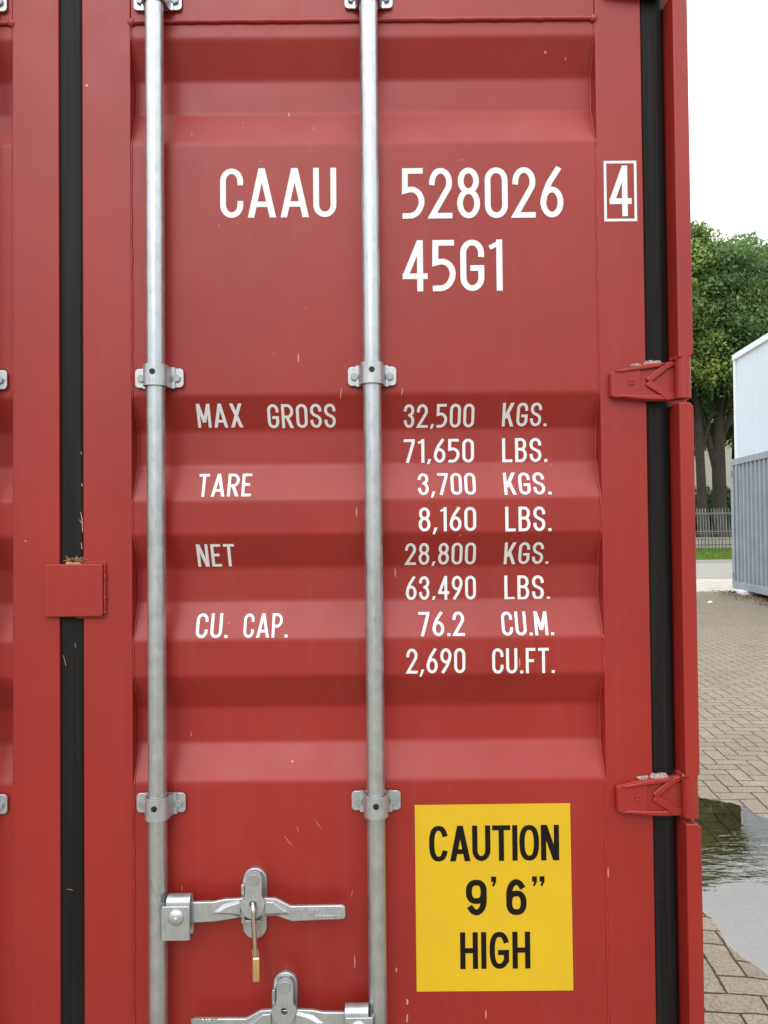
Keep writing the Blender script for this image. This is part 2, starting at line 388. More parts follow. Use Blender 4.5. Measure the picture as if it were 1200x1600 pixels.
# door leaf dimensions
XS0 = W(129.6, 700).x; XP0 = W(206, 700).x; XP1 = W(939, 700).x; XE = W(1011.5, 700).x
ZD0, ZD1 = 0.175, 2.745
ZP1 = W(570, 29).z                                                    # weld under the head rail
ZP0 = 0.30
def kz(py, inner): return W(570, py, 0.034 if inner else 0.003).z
prof = [(ZP1, 0), (kz(58, 0), 0), (kz(126, 1), 1), (kz(178, 1), 1), (kz(222, 0), 0), (kz(616, 0), 0), (kz(671, 1), 1), (kz(726, 1), 1),
        (kz(779, 0), 0), (kz(833.5, 0), 0), (kz(885, 1), 1), (kz(938, 1), 1), (kz(997.5, 0), 0), (kz(1055, 0), 0), (kz(1102, 1), 1),
        (kz(1157, 1), 1), (kz(1220, 0), 0)]
zl = prof[-1][0]
prof += [(zl-0.60, 0), (zl-0.668, 1), (zl-0.735, 1), (zl-0.80, 0), (ZP0, 0)]
YO, YI = 0.003, 0.034
pts = [(YI if i else YO, z) for z, i in prof]
def fillet(pl, r, n=4):
    out = [pl[0]]
    for a, b, c in zip(pl, pl[1:], pl[2:]):
        A, B, Cc = Vector(a), Vector(b), Vector(c); u = (A-B).normalized(); v = (Cc-B).normalized()
        p = B+u*r; q = B+v*r
        for k in range(n+1):
            t = k/n; out.append(tuple((1-t)**2*p+2*t*(1-t)*B+t*t*q))
    return out+[pl[-1]]
def support(pl, g=0.004):
    out = [pl[0]]
    for a, b in zip(pl, pl[1:]):
        A, B_ = Vector(a), Vector(b); L_ = (B_-A).length
        if L_ > 0.02: u = (B_-A)/L_; out += [tuple(A+u*g), tuple(B_-u*g)]
        out.append(b)
    return out
pf = support(fillet(pts, 0.0055))
def make_door(s):
    """s=+1 right leaf, -1 left leaf"""
    def bx(mb, a, b, *r): mb.box(min(s*a, s*b), max(s*a, s*b), *r)
    fr = MB()
    bx(fr, XS0, XP0, 0.0, 0.05, ZD0, ZD1); bx(fr, XP1, XE, 0.0, 0.05, ZD0, ZD1)
    bx(fr, XP0, XP1, 0.0015, 0.05, ZP1, ZD1); bx(fr, XP0, XP1, 0.0015, 0.05, ZD0, ZP0)
    door = fr.build('door', m_red, box, bevel=0.0022, seg=3)
    back = [(y+0.003, z) for y, z in pf]
    pn = MB(); poly = pf+back[::-1]; n = len(pf)
    x0, x1 = s*XP0, s*XP1; vs = []; nx = 2
    for X in (x0, x1): vs += [(X, y, z) for y, z in pf]
    fs = [(i, i+1, n+i+1, n+i) for i in range(n-1)]
    pn.add(vs, fs); vs = [(X, y, z) for X in (x0, x1) for y, z in back]; pn.add(vs, [(n+i, n+i+1, i+1, i) for i in range(n-1)])
    o = pn.build('corrugated_panel', m_red, door, smooth=25)
    # weld beads along the sheet edges
    wb = MB(); rr = random.Random(5)
    for X, sg in ((XP0, 1), (XP1, -1)):
        path = []; L = 0
        for (y0, z0), (y1, z1) in zip(pf, pf[1:]):
            m = max(1, int(math.hypot(y1-y0, z1-z0)/0.014))
            for k in range(m):
                t = k/m; path.append((s*(X+sg*(0.0008+rr.uniform(-.0007, .0007))), y0+(y1-y0)*t-0.0005, z0+(z1-z0)*t))
        wb.tube(path, [0.0019+rr.uniform(-.0006, .0006) for _ in path], 7)
    m = 70; path = [(s*(XP0+0.004+(XP1-XP0-.008)*k/m), 0.0006, ZP1-0.0025+rr.uniform(-.0006, .0006)) for k in range(m+1)]
    wb.tube(path, [0.0042+rr.uniform(-.0003, .0003) for _ in path], 8)
    for X in (XP0+.002, XP1-.002): wb.dome((s*X, 0.001, ZP1-.003), (0, -1, 0), 0.008, 0.006, 12, 4)
    wb.build('weld_bead', m_red_weld, door, smooth=60)
    # side gasket: a rubber lip running the height of the leaf
    g = MB(); a, b = XE+0.0005, W(1048.5, 700, 0.010).x
    sec = [(a, 0.02), (a, 0.006), (a+0.004, 0.003), (a+0.016, 0.0045), (a+0.028, 0.003), (b-0.010, 0.0055), (b-0.003, 0.012), (b, 0.02)]
    sec = [(s*x, y) for x, y in sec]; g.prism(sec, ZD0, ZD1, 'z'); g.build('gasket', m_rubber, door, smooth=40)
    return door
door_r = make_door(1); door_l = make_door(-1)
# centre gasket between the leaves (carried by the right leaf)
cg = MB(); a, b = W(93.8, 700).x, W(128.9, 700).x
cg.prism([(a-.003, .02), (a-.002, .0062), (a+.004, .0035), (a+.016, .0048), (b-.014, .0048), (b-.005, .003), (b, .006), (b, .02)], ZD0, ZD1, 'z')
cg.build('gasket', m_rubber, door_r, smooth=40)
XLE = a-0.0015
# left leaf: move its meeting stile to the gasket edge
for v in door_l.data.vertices:
    if abs(v.co.x+XS0) < 1e-5: v.co.x = XLE

# markings
n0 = Vector((0, -1, 0)); up = Vector((0, 0, 1))
def facet(i):
    a = Vector((0, YI if prof[i][1] else YO, prof[i][0])); b = Vector((0, YI if prof[i+1][1] else YO, prof[i+1][0]))
    v = (a-b).normalized(); n = Vector((0, -v.z, v.y))
    if n.y > 0: n = -n
    return a, n, v
F = {k: facet(i) for k, i in (('top', 4), ('d1', 5), ('r1', 6), ('b1', 7), ('f1', 8), ('d2', 9), ('r2', 10), ('b2', 11), ('f2', 12), ('low', 16))}
def mark(txt, bx_, fk, **kw):
    p, n, v = F[fk]; return lettering('marking', txt, bx_, p, n, v, m_white, door_r, **kw)
B = dict(t=0.111, gap=0.085)
mark('CAAU', (344, 525.5, 263, 340), 'top', **B)
mark('528026', (628, 880, 262, 341), 'top', t=0.111, gap=0.093)
mark('45G1', (629, 785, 375, 455), 'top', t=0.111, gap=0.085)
S = dict(t=0.115, gap=0.105, space=0.40)
for txt, bb, fk in (('MAX', (308, 379, 630.5, 668), 'd1'), ('GROSS', (418, 524.5, 631, 668.5), 'd1'), ('TARE', (310.5, 393, 740.5, 776), 'b1'),
        ('NET', (308, 367, 850, 885), 'd2'), ('CU.', (307, 357, 958.5, 997), 'b2'), ('CAP.', (381, 450, 958.5, 996.5), 'b2'),
        ('32,500', (631, 741, 631, 668), 'd1'), ('KGS.', (785, 855, 629, 666), 'd1'), ('71,650', (631, 740.5, 686, 723), 'r1'), ('LBS.', (784.5, 855, 684.5, 722), 'r1'),
        ('3,700', (653, 743, 739.5, 773.5), 'b1'), ('KGS.', (787, 860, 738.5, 773), 'b1'), ('8,160', (654, 744, 792.5, 830), 'f1'), ('LBS.', (789.5, 861.5, 791.5, 830), 'f1'),
        ('28,800', (633, 743.5, 848, 882), 'd2'), ('KGS.', (788, 858, 847, 881), 'd2'), ('63,490', (634, 743.5, 900, 937), 'r2'), ('LBS.', (788, 859, 899, 937), 'r2'),
        ('76.2', (654, 725.5, 956, 994), 'b2'), ('CU.M.', (783.5, 864, 955.5, 993), 'b2'), ('2,690', (635, 727, 1013, 1052), 'f2'), ('CU.FT.', (769, 866.5, 1012.5, 1052), 'f2')):
    mark(txt, bb, fk, **S)
P0 = Vector((0, 0, 0))
lettering('marking', '4', (952, 986.5, 259, 338), P0, n0, up, m_white, door_r, t=0.115)
cb = MB(); a = W(943.5, 298).x; b = W(994.8, 298).x; z1 = W(969, 251.5).z; z0 = W(969, 346).z; t = 0.0052
for q in ((a, b, z1-t, z1), (a, b, z0, z0+t), (a, a+t, z0+t, z1-t), (b-t, b, z0+t, z1-t)):
    cb.add([(q[0], -.0007, q[2]), (q[1], -.0007, q[2]), (q[1], -.0007, q[3]), (q[0], -.0007, q[3])], [(0, 1, 2, 3)])
cb.build('marking_frame', m_white, door_r, smooth=0)

# scratches and chips that show in the door's paint
m_scratch = simple('bare_primer', (0.52, 0.27, 0.23), 0.7, var=0.15, scale=90)
def scratch(pts_, wpx, Y=0.0024):
    mb = MB(); P_ = [W(a, b, Y) for a, b in pts_]; w_ = wpx*0.62e-3; n_ = len(P_); vs = []
    for i, p_ in enumerate(P_):
        t_ = (P_[min(i+1, n_-1)]-P_[max(i-1, 0)]).normalized(); nn = Vector((t_.z, 0, -t_.x)); k_ = w_*(0.35+0.65*math.sin(PI*(i+0.3)/(n_-0.4)))
        vs += [p_+nn*k_, p_-nn*k_]
    mb.add(vs, [(2*i, 2*i+1, 2*i+3, 2*i+2) for i in range(n_-1)]); mb.build('paint_scratch', m_scratch, door_r, smooth=0)
for pts_, w_ in (([(532, 622), (532.5, 614), (534, 607)], 1.3), ([(627, 617), (629, 611), (628.5, 606)], 1.5), ([(554, 1493), (554.5, 1503), (554, 1512)], 1.2), ([(618.5, 1512), (619.5, 1516), (619, 1519)], 2.2),
        ([(635, 1561), (637, 1565), (636, 1570)], 3.2), ([(637, 1585), (636, 1591), (636, 1598)], 2.6), ([(445, 1307), (451, 1315), (457, 1321)], 0.8), ([(493, 1281), (498, 1290), (502, 1294)], 0.7), ([(464, 1291), (467, 1301)], 0.7),
        ([(284, 1385), (285, 1392)], 0.9), ([(551, 1391), (549, 1401)], 0.8), ([(555, 1499), (555, 1512)], 0.7), ([(404, 252.5), (411, 252)], 0.8), ([(717, 250.5), (724, 249.5)], 0.8), ([(722, 369), (726, 369)], 0.7),
        ([(487, 197), (491, 205)], 0.7), ([(300, 206), (300, 213)], 0.8), ([(342, 350), (342, 353)], 1.4), ([(341, 383), (342, 385)], 1.2), ([(428, 551), (428, 553.5)], 1.3), ([(476, 480), (480, 481)], 0.7)):
    scratch(pts_, w_)
for pts_, w_ in (([(126.5, 706), (127.3, 710)], 1.2), ([(127.5, 755), (128.5, 760)], 1.6), ([(126, 800), (128.4, 812), (129, 832)], 1.5), ([(124, 812), (128, 818)], 1.0), ([(127, 848), (128, 858)], 1.6), ([(99, 1024), (103, 1040)], .8), ([(117, 1005), (118, 1012)], .8), ([(105, 1389), (114, 1391)], .7)):
    scratch(pts_, w_, 0.0008)
# caution sticker
p, n, v = F['low']; YS = YO-0.0008
st = MB(); q = [W(648, 1258, YS), W(890.7, 1255, YS), W(896, 1547.5, YS), W(651, 1549.5, YS)]
st.prism([(c.x, c.z) for c in q], YS, YS+0.0006, 'y'); sticker = st.build('caution_sticker', m_yellow, box, smooth=0)
ps = Vector((0, YS, 0))
def cap(txt, bb, **kw): return lettering('lettering', txt, bb, ps, n0, up, m_black_ink, sticker, off=0.0004, font=GH_, **kw)
cap('CAUTION', (670.5, 873.5, 1289.5, 1345), t=0.138, gap=0.05)
cap('9', (728, 760.5, 1374.5, 1430), t=0.16); cap('6', (791, 822.5, 1373.5, 1429.5), t=0.16)
cap("'", (767.5, 775.5, 1369.5, 1424), t=0.15); cap('"', (831.5, 851, 1369, 1424), t=0.15)
cap('HIGH', (719, 828.5, 1456, 1513.5), t=0.138, gap=0.085)

# ---- frame of the container
YJ = -0.036; XJ0, XJ1 = W(1062.4, 700, -0.036).x, W(1085.3, 700, -0.036).x
HZS = [W(1017, 598.7).z, W(1025, 1241.5).z]                            # hinge heights that show
HZS = [HZS[0]+(HZS[0]-HZS[1])*0.995] + HZS + [HZS[1]-0.80]
def corner_post(s, y0, y1):
    mb = MB(); x = sorted((s*(XJ0-0.004), s*HW)); mb.box(x[0], x[1], y0, y1, 0.118, HZ-0.118)
    return mb.build('corner_post', m_red, box, bevel=0.006)
for s in (1, -1):
    po = corner_post(s, 0.031, 0.17)
    corner_post(s, LEN-0.14, LEN)
    zs = [0.16]
    for h in sorted(HZS): zs += [h-0.0435, h+0.0425]
    zs.append(2.76)
    for k in range(0, len(zs), 2):
        za, zb = zs[k], zs[k+1]
        mb = MB(); c = 0.006
        jig = 0.0012*((k//2) % 2)
        mb.prism([(s*XJ0, za), (s*(XJ1-c-.001), za), (s*(XJ1+jig), za+c*1.3), (s*(XJ1+jig), zb-c*1.3), (s*(XJ1-c-.001), zb), (s*XJ0, zb)], YJ, 0.031, 'y')
        mb.build('hinge_lug', m_red, po, bevel=0.003, seg=3)
        if k:    # ragged weld lump at the lug's foot
            wl = MB(); rr = random.Random(k+3)
            pw_ = [(s*(XJ0-rr.uniform(-.001, .003)), 0.004-0.0042*q_, za+0.002+rr.uniform(-.002, .002)) for q_ in range(9)]
            wl.tube(pw_, [rr.uniform(.002, .0046) for q_ in pw_], 8)
            wl.build('weld_lump', m_red_weld, po, smooth=60)
def frame_part(name, *bs, bevel=0.005):
    mb = MB()
    for b_ in bs: mb.box(*b_)
    return mb.build(name, m_red, box, bevel=bevel)
frame_part('door_header', (-1.041, 1.041, -0.002, 0.16, 2.76, HZ-0.006))
frame_part('door_sill', (-1.041, 1.041, -0.002, 0.16, 0.0, 0.15))
frame_part('bottom_rail', (HW-0.06, HW-0.004, 0.178, LEN-0.178, 0.02, 0.18)); frame_part('bottom_rail', (-HW+0.004, -HW+0.06, 0.178, LEN-0.178, 0.02, 0.18))
frame_part('top_rail', (HW-0.06, HW-0.004, 0.178, LEN-0.178, HZ-0.07, HZ-0.012)); frame_part('top_rail', (-HW+0.004, -HW+0.06, 0.178, LEN-0.178, HZ-0.07, HZ-0.012))
frame_part('floor', (-1.15, 1.15, 0.17, LEN-0.18, 0.10, 0.16))
frame_part('roof', (-1.157, 1.157, 0.17, LEN-0.17, HZ-0.045, HZ-0.02))
def corrugate(mb, a, b, z0, z1, f, dep=0.036, pitch=0.278):
    """vertical trapezoid sheet; f(u, d, z) -> point"""
    us = []; u = a
    while u < b-0.02:
        us += [(u, 0), (min(u+0.07, b), 0), (min(u+0.139, b), 1), (min(u+0.209, b), 1)]; u += pitch
    us.append((b, 0)); m = len(us)
    vs = [f(u, d*dep, z) for z in (z0, z1) for u, d in us]
    mb.add(vs, [(i, i+1, m+i+1, m+i) for i in range(m-1)])
for s in (1, -1):
    mb = MB(); corrugate(mb, 0.17, LEN-0.14, 0.18, HZ-0.07, lambda u, d, z: (s*(HW-0.012-d), u, z)); mb.build('side_wall', m_red, box, smooth=0)
mb = MB(); corrugate(mb, -1.166, 1.166, 0.1, HZ-0.05, lambda u, d, z: (u, LEN-0.02-d, z)); mb.build('end_wall', m_red, box, smooth=0)
for s in (1, -1):
    for y0, y1 in ((-0.004, 0.174), (LEN-0.174, LEN+0.004)):
        for z0 in (0.0, HZ-0.118):
            mb = MB(); x = sorted((s*1.0415, s*(HW+0.003))); mb.box(x[0], x[1], y0, y1, z0, z0+0.118)
            mb.build('corner_casting', m_red, box, bevel=0.01, seg=3)

# ---- hinges
def hz(zx, zy): return ((zx-580)*0.165e-3, (440-zy)*0.165e-3)
hx = W(1017.3, 598.7, -0.015).x
def make_hinge(s):
    h = MB()
    out = [(105, 335), (105, 600), (128, 618), (400, 648), (540, 662), (790, 668), (870, 655), (985, 650), (985, 170), (870, 187), (760, 210), (520, 225), (300, 270), (118, 316)]
    q = lambda pl: [(s*hz(*p)[0], hz(*p)[1]) for p in pl]
    h.prism(q(out), -0.0105, -0.0005, 'y')
    o = h.build('hinge', m_red, box, bevel=0.003, seg=3)
    pad = MB(); pad.prism(q([(112, 338), (112, 596), (132, 612), (300, 628), (462, 642), (462, 250), (300, 280), (122, 322)]), -0.0145, -0.0100, 'y')
    pad.build('blade_pad', m_red, o, bevel=0.0028, seg=3)
    ribs = [([(140, 314), (300, 274), (520, 229), (765, 213), (690, 268), (500, 292), (235, 326)], 0.0182), ([(235, 585), (500, 596), (690, 592), (760, 660), (540, 656), (145, 616)], 0.0180),
            ([(512, 402), (672, 275), (775, 212), (900, 185), (900, 235), (790, 290), (610, 428), (570, 462)], 0.0158), ([(520, 470), (570, 418), (640, 458), (780, 550), (905, 590), (905, 640), (760, 662), (690, 592), (530, 488)], 0.0155)]
    for pl, hgt in ribs:
        r = MB(); r.prism(q(pl), -hgt, -0.0095, 'y'); r.build('rib', m_red, o, bevel=0.0036, seg=3)
    k = MB(); c = s*((XJ0+XJ1)/2-0.0005-hx)
    k.cyl((c, -0.0215, hz(0, 652)[1]), (0, 0, 1), 0.0148, (652-166)*0.165e-3, 28)
    k.build('knuckle', m_red, o, bevel=0.0015)
    # embossed letters, turned on their side
    e = MB(); strokes, wd = text_polys('SL', 0.17, 0.12); ey = 0.0
    for st_ in strokes:
        for qd in st_:
            pp = []
            for p_ in qd:
                X = (350-580)*0.165e-3 - 0.0055 + p_.y*0.0115; Z = (440-455)*0.165e-3 + 0.0085 - p_.x*0.0135
                pp.append((s*X, Z))
            ey += 1.2e-5; e.prism(pp, -0.0164-ey, -0.0142, 'y')
    e.build('lettering', m_red_weld, o, smooth=0)
    sl_ = MB(); rr = random.Random(2)
    for k_ in range(26):
        zx_ = rr.uniform(385, 700); x = (zx_-580)*0.165e-3; zy_ = 234-(zx_-385)*0.06
        sl_.dome((s*x, rr.uniform(-.008, -.001), hz(0, zy_)[1]-0.001), (rr.uniform(-.5, .5), -0.35, 1), rr.uniform(.0025, .0075)*(1.25 if zx_ > 520 else .8), rr.uniform(.002, .0075)*(1.3 if zx_ > 520 else .7), rr.choice((5, 6, 7)), 3)
    sl_.build('sealant', m_sealant, o, smooth=30)
    return o
for s in (1, -1):
    h0 = make_hinge(s)
    for i, z in enumerate(HZS):
        h = h0 if i == 0 else copy_tree(h0, box)
        h.location = (s*hx, 0, z)

# ---- cover plate over the centre gasket
cp = MB(); a, b = W(72, 921).x, W(163.5, 921).x; z0, z1 = W(118, 963).z, W(118, 881).z
zt = z1; cp.prism(rrect(a, b, z0, zt, 0.006), -0.0105, -0.003, 'y')
plate = cp.build('cover_plate', m_red, box, bevel=0.0025, seg=3)
bp = MB(); bp.prism(rrect(W(118, 921).x, b+0.0045, z0-0.004, zt+0.005, 0.006), -0.0030, 0.0, 'y'); bp.build('back_plate', m_red, plate, bevel=0.002)
wb = MB(); rr = random.Random(9)
pth = [(b+0.002+rr.uniform(-.001, .001), -0.004, z0+0.006+(zt-z0-0.01)*k/26) for k in range(27)]
wb.tube(pth, [0.0026+rr.uniform(-.0008, .0008) for _ in pth], 7); wb.build('weld_bead', m_red_weld, plate, smooth=60)
db = MB()
for k in range(46):
    x = W(106+rr.random()*30, 877).x; z = zt+0.0045+rr.uniform(0, .006)
    th = rr.uniform(0, PI); L_ = rr.uniform(.004, .012)
    db.tube([(x, -0.004+rr.uniform(-.004, .004), z), (x+L_*math.cos(th)*.6, -0.004+rr.uniform(-.004, .004), z+L_*math.sin(th)*.5), (x+L_*math.cos(th), -.004, z+L_*math.sin(th)*.25)], 0.0005, 4)
for k in range(9): db.dome((W(108+k*2.2, 879).x, -0.005, zt-0.0005), (0, -.3, 1), rr.uniform(.003, .005), rr.uniform(.003, .006), 8, 3)
db.build('debris', m_rustfluff, plate, smooth=60)

# ---- locking bars and clamps
YB, RB = -0.028, 0.0176
BX = [W(250, 590).x, W(581.5, 590).x]
CZ = [W(243, 3).z, W(250, 590).z-0.0006, W(252, 1251).z]
CZ2 = [W(576, 2).z, W(581.5, 590).z, W(588, 1251).z]
CZ = [(a+b)/2 for a, b in zip(CZ, CZ2)] + [0.36]
def make_clamp():
    c = MB()
    c.prism(rrect(-0.0475, 0.0475, -0.0188, 0.0188, 0.008), -0.0055, -0.0012, 'y')
    o = c.build('bar_clamp', m_galv, box, bevel=0.0012)
    s_ = MB(); path = [(-0.031, -0.0060), (-0.0265, -0.0063), (-0.0235, -0.0085), (-0.0215, -0.013)]
    path += [(0.0212*math.cos(math.radians(a)), YB-0.0+0.0212*math.sin(math.radians(a))*1.0) for a in range(180, 361, 10)][0:]
    path += [(0.0215, -0.013), (0.0235, -0.0085), (0.0265, -0.0063), (0.031, -0.0060)]
    th = 0.0042; P_ = [Vector(p) for p in path]; L = []; R = []
    for i in range(len(P_)):
        t = (P_[min(i+1, len(P_)-1)]-P_[max(i-1, 0)]).normalized(); nn = Vector((-t.y, t.x)); L.append(tuple(P_[i]+nn*th/2)); R.append(tuple(P_[i]-nn*th/2))
    n = len(L); hh = 0.0205; vs = []
    for z in (-hh, hh): vs += [(x, y, z) for x, y in L]+[(x, y, z) for x, y in R]
    m = 2*n; fs = []
    for i in range(n-1):
        fs += [(i, i+1, m+i+1, m+i), (n+i, m+n+i, m+n+i+1, n+i+1), (i, n+i, n+i+1, i+1), (m+i, m+i+1, m+n+i+1, m+n+i)]
    s_.add(vs, fs); s_.build('strap', m_galv, o, smooth=30, bevel=0.0)
    for sx in (-1, 1):
        b_ = MB(); b_.cyl((sx*0.0345, -0.0055, -0.001), (0, -1, 0), 0.0080, 0.0055, 6, 0.0078, rot=0.3*sx); b_.build('bolt', m_bolt, o, bevel=0.0006)
    sc = MB(); sc.cyl((0, YB-0.0225, 0.0045), (0, -1, 0), 0.0057, 0.0022, 18); sc.build('set_screw', m_dark, o, bevel=0.0006)
    cr = MB(); y = YB-0.0249
    cr.box(-.004, .004, y, y+.0004, .0039, .0051); cr.box(-.0006, .0006, y, y+.0004, .0053, .0085); cr.box(-.0006, .0006, y, y+.0004, .0005, .0037)
    cr.build('screw_slot', m_rubber, o, smooth=0)
    return o
clamp0 = make_clamp(); first = True
cams = None
for X in (BX[0], BX[1], -BX[0], -BX[1]):
    br = MB(); br.cyl((X, YB, 0.10), (0, 0, 1), RB, 2.72, 40); bar = br.build('locking_bar', m_galv_bar, box, smooth=40)
    for z in (0.075, 2.80):
        cm = MB(); cm.box(X-0.03, X+0.03, YB-0.02, YB+0.012, z-0.022, z+0.022); cm.cyl((X+0.02, YB, z-0.018), (0, 0, 1), 0.024, 0.036, 18)
        cm.build('cam', m_galv, bar, bevel=0.004)
    for z in CZ:
        c = clamp0 if first else copy_tree(clamp0, box); first = False
        c.location = (X, 0, z)

# ---- lock handles
def zp(zx, zy, Y): p_ = W(230+zx/3.636, 1330+zy/3.636, Y); return (p_.x, p_.z)
def q1(pl, Y): return [zp(a, b, Y) for a, b in pl]
def make_handle():
    """the upper handle of the right leaf, hub on the bar beside the meeting stile"""
    h = MB(); yf, yb_ = -0.0385, -0.0305
    h.prism(q1([(235, 292), (380, 288), (440, 275), (530, 270), (680, 268), (730, 270), (815, 314), (1108, 309), (1124, 318), (1127, 372), (1118, 387), (822, 400), (735, 370), (680, 368), (530, 378), (450, 392), (380, 402), (235, 411)], yf), yf, yb_, 'y')
    o = h.build('lock_handle', m_galv, box, bevel=0.0022, seg=3)
    def wing(pl, apex, Y0, Y1):
        wv = MB()
        base = [(x, Y0, z) for x, z in q1(pl, Y0)]; top = [(x, Y1, z) for x, z in q1(apex, Y1)]
        n = len(base); wv.add(base+top, [tuple(range(n)), tuple(range(n, 2*n))]+[(i, (i+1) % n, n+(i+1) % n, n+i) for i in range(n)])
        wv.build('reinforcing_wing', m_galv, o, bevel=0.0012)
    wing([(365, 352), (430, 300), (528, 275), (528, 378), (470, 362), (420, 360)], [(400, 350), (450, 318), (528, 292), (528, 362), (470, 352), (420, 354)], -0.038, -0.0445)
    wing([(668, 272), (728, 275), (812, 352), (800, 365), (740, 366), (668, 372)], [(668, 290), (715, 292), (785, 345), (770, 352), (735, 352), (668, 356)], -0.038, -0.0445)
    # hub bracket folded round the handle's end
    sec = []; za = zp(160, 505, -0.052)[1]; zt_ = zp(160, 262, -0.052)[1]; r = 0.015
    outer = [(-0.0545, za)]+[(-0.0545+r-r*math.cos(math.radians(a)), zt_-r*0.75+r*0.75*math.sin(math.radians(a))) for a in range(0, 181, 15)]+[(-0.0245, za+0.012)]
    inner = [(-0.0285, za+0.012)]+[(-0.0545+r+(r-0.004)*math.cos(math.radians(a)), zt_-r*0.75+(r*0.75-0.004)*math.sin(math.radians(a))) for a in range(0, 181, 15)]+[(-0.0505, za)]
    hb = MB(); x0 = zp(108, 377, -0.052)[0]; x1 = zp(243, 377, -0.052)[0]; hb.prism(outer+inner, x0, x1, 'x')
    fp = MB(); xl = zp(82, 377, -0.053)[0]; 
    hb.build('hub_bracket', m_galv, o, bevel=0.0012, smooth=30)
    fp.prism(rrect(xl, x1-0.0005, za, zp(160, 312, -0.053)[1], 0.004), -0.0556, -0.0512, 'y')
    fp.box(xl, xl+0.004, -0.054, YB, za+0.006, zp(160, 318, -0.053)[1]); fp.build('hub_plate', m_galv, o, bevel=0.0014)
    bk = MB(); xb0 = zp(215, 377, -0.03)[0]; bk.prism(rrect(xb0, zp(262, 377, -0.03)[0], zp(0, 470, -0.03)[1], zp(0, 286, -0.03)[1], 0.004), -0.0305, -0.0235, 'y'); bk.build('hub_back_plate', m_galv, o, bevel=0.001)
    rv = MB(); c = zp(163, 378, -0.056); rv.dome((c[0], -0.0554, c[1]), (0, -1, 0), 0.0152, 0.0075, 28, 7)
    rv.dome((c[0]+.001, -0.0622, c[1]-.001), (0, -1, 0), 0.0042, 0.0016, 14, 4); rv.build('rivet', m_galv, o, smooth=60)
    e = MB(); strokes, wd = text_polys('SURALOC', 0.17, 0.13); ey = 0.0
    ex0, ez = zp(826, 352, yf); ew = zp(972, 352, yf)[0]-ex0
    for st_ in strokes:
        for qd in st_: ey += 4e-6; e.prism([(ex0+p_.x/wd*ew, ez+p_.y*0.0066) for p_ in qd], yf-0.0010-ey, yf+0.0005, 'y')
    ex1, ez1 = zp(1098, 364, yf); ew1 = ex1-zp(952, 364, yf)[0]
    for st_ in strokes:
        for qd in st_: ey += 4e-6; e.prism([(ex1-p_.x/wd*ew1, ez1-p_.y*0.0066) for p_ in qd], yf-0.0010-ey, yf+0.0005, 'y')
    e.build('lettering', m_galv, o, smooth=0)
    return o
def plate_hole(mb, outer, hc, hr, ya, yb):
    """flat plate with a round hole (outline and hole joined by one slit)"""
    n = 20; hole = [(hc[0]+hr*math.cos(-2*PI*k/n), hc[1]+hr*math.sin(-2*PI*k/n)) for k in range(n)]
    def nearest(p): return min(range(n), key=lambda k: (hole[k][0]-p[0])**2+(hole[k][1]-p[1])**2)
    m = len(outer); j = min(range(m), key=lambda i: (outer[i][0]-hc[0])**2+(outer[i][1]-hc[1])**2); k0 = nearest(outer[j])
    loop = [('o', (j+i) % m) for i in range(m+1)]+[('h', (k0+i) % n) for i in range(n+1)]
    vs = [(x, ya, z) for x, z in outer]+[(x, ya, z) for x, z in hole]+[(x, yb, z) for x, z in outer]+[(x, yb, z) for x, z in hole]
    # triangulate as a fan of strips: ear-free approach by splitting into two halves
    from mathutils.geometry import tessellate_polygon
    tri = tessellate_polygon([[Vector((x, z, 0)) for x, z in outer], [Vector((x, z, 0)) for x, z in hole]])
    N = m+n
    fs = [tuple(t) for t in tri]+[tuple(N+i for i in reversed(t)) for t in tri]
    fs += [(i, (i+1) % m, N+(i+1) % m, N+i) for i in range(m)]+[(m+i, N+m+i, N+m+(i+1) % n, m+(i+1) % n) for i in range(n)]
    mb.add(vs, fs)
def make_retainer():
    b = MB(); sh = []
    c0 = zp(612, 163, -0.006); c1 = zp(612, 428, -0.006); r = zp(680, 163, -0.006)[0]-c0[0]
    for k in range(13): a = PI*k/12; sh.append((c0[0]+r*math.cos(a), c0[1]+r*math.sin(a)))
    for k in range(13): a = PI+PI*k/12; sh.append((c1[0]+r*math.cos(a), c1[1]+r*math.sin(a)))
    b.prism(sh, -0.0085, 0.003, 'y'); o = b.build('handle_retainer', m_galv, box, bevel=0.0025, seg=3)
    ck = MB(); x0, z1_ = zp(538, 178, -0.016); x1, z0_ = zp(560, 400, -0.016)
    ck.box(x0, x1, -0.026, -0.006, z0_, z1_); ck.box(zp(556, 0, -.02)[0], zp(648, 0, -.02)[0], -0.030, -0.006, zp(0, 405, -.02)[1], zp(0, 385, -.02)[1])
    ck.box(zp(575, 0, -.02)[0], zp(640, 0, -.02)[0], -0.0425, -0.0075, zp(0, 262, -.02)[1], zp(0, 135, -.02)[1])
    ck.build('cradle', m_galv, o, bevel=0.0015)
    lt = MB(); Y0 = -0.0505
    ol = [(604, 112)]+[]
    ol = [(604+47*math.cos(math.radians(a)), 158-46*math.sin(math.radians(a))) for a in range(0, 181, 15)]
    ol += [(556, 235), (550, 265), (528, 290), (524, 310), (536, 340), (560, 372), (578, 384), (600, 387), (622, 383), (645, 360), (664, 320), (670, 295), (664, 278), (652, 262), (650, 235)]
    poly = q1(ol, Y0); hc = zp(600, 303, Y0); plate_hole(lt, poly, hc, 0.0066, Y0, Y0+0.0060)
    lt.build('swing_latch', m_galv, o, bevel=0.0014)
    rv = MB(); c = zp(603, 163, Y0); rv.cyl((c[0], Y0, c[1]), (0, -1, 0), 0.0112, 0.0022, 24); rv.build('rivet', m_bolt, o, bevel=0.0012)
    return o
hA = make_handle(); rA = make_retainer()
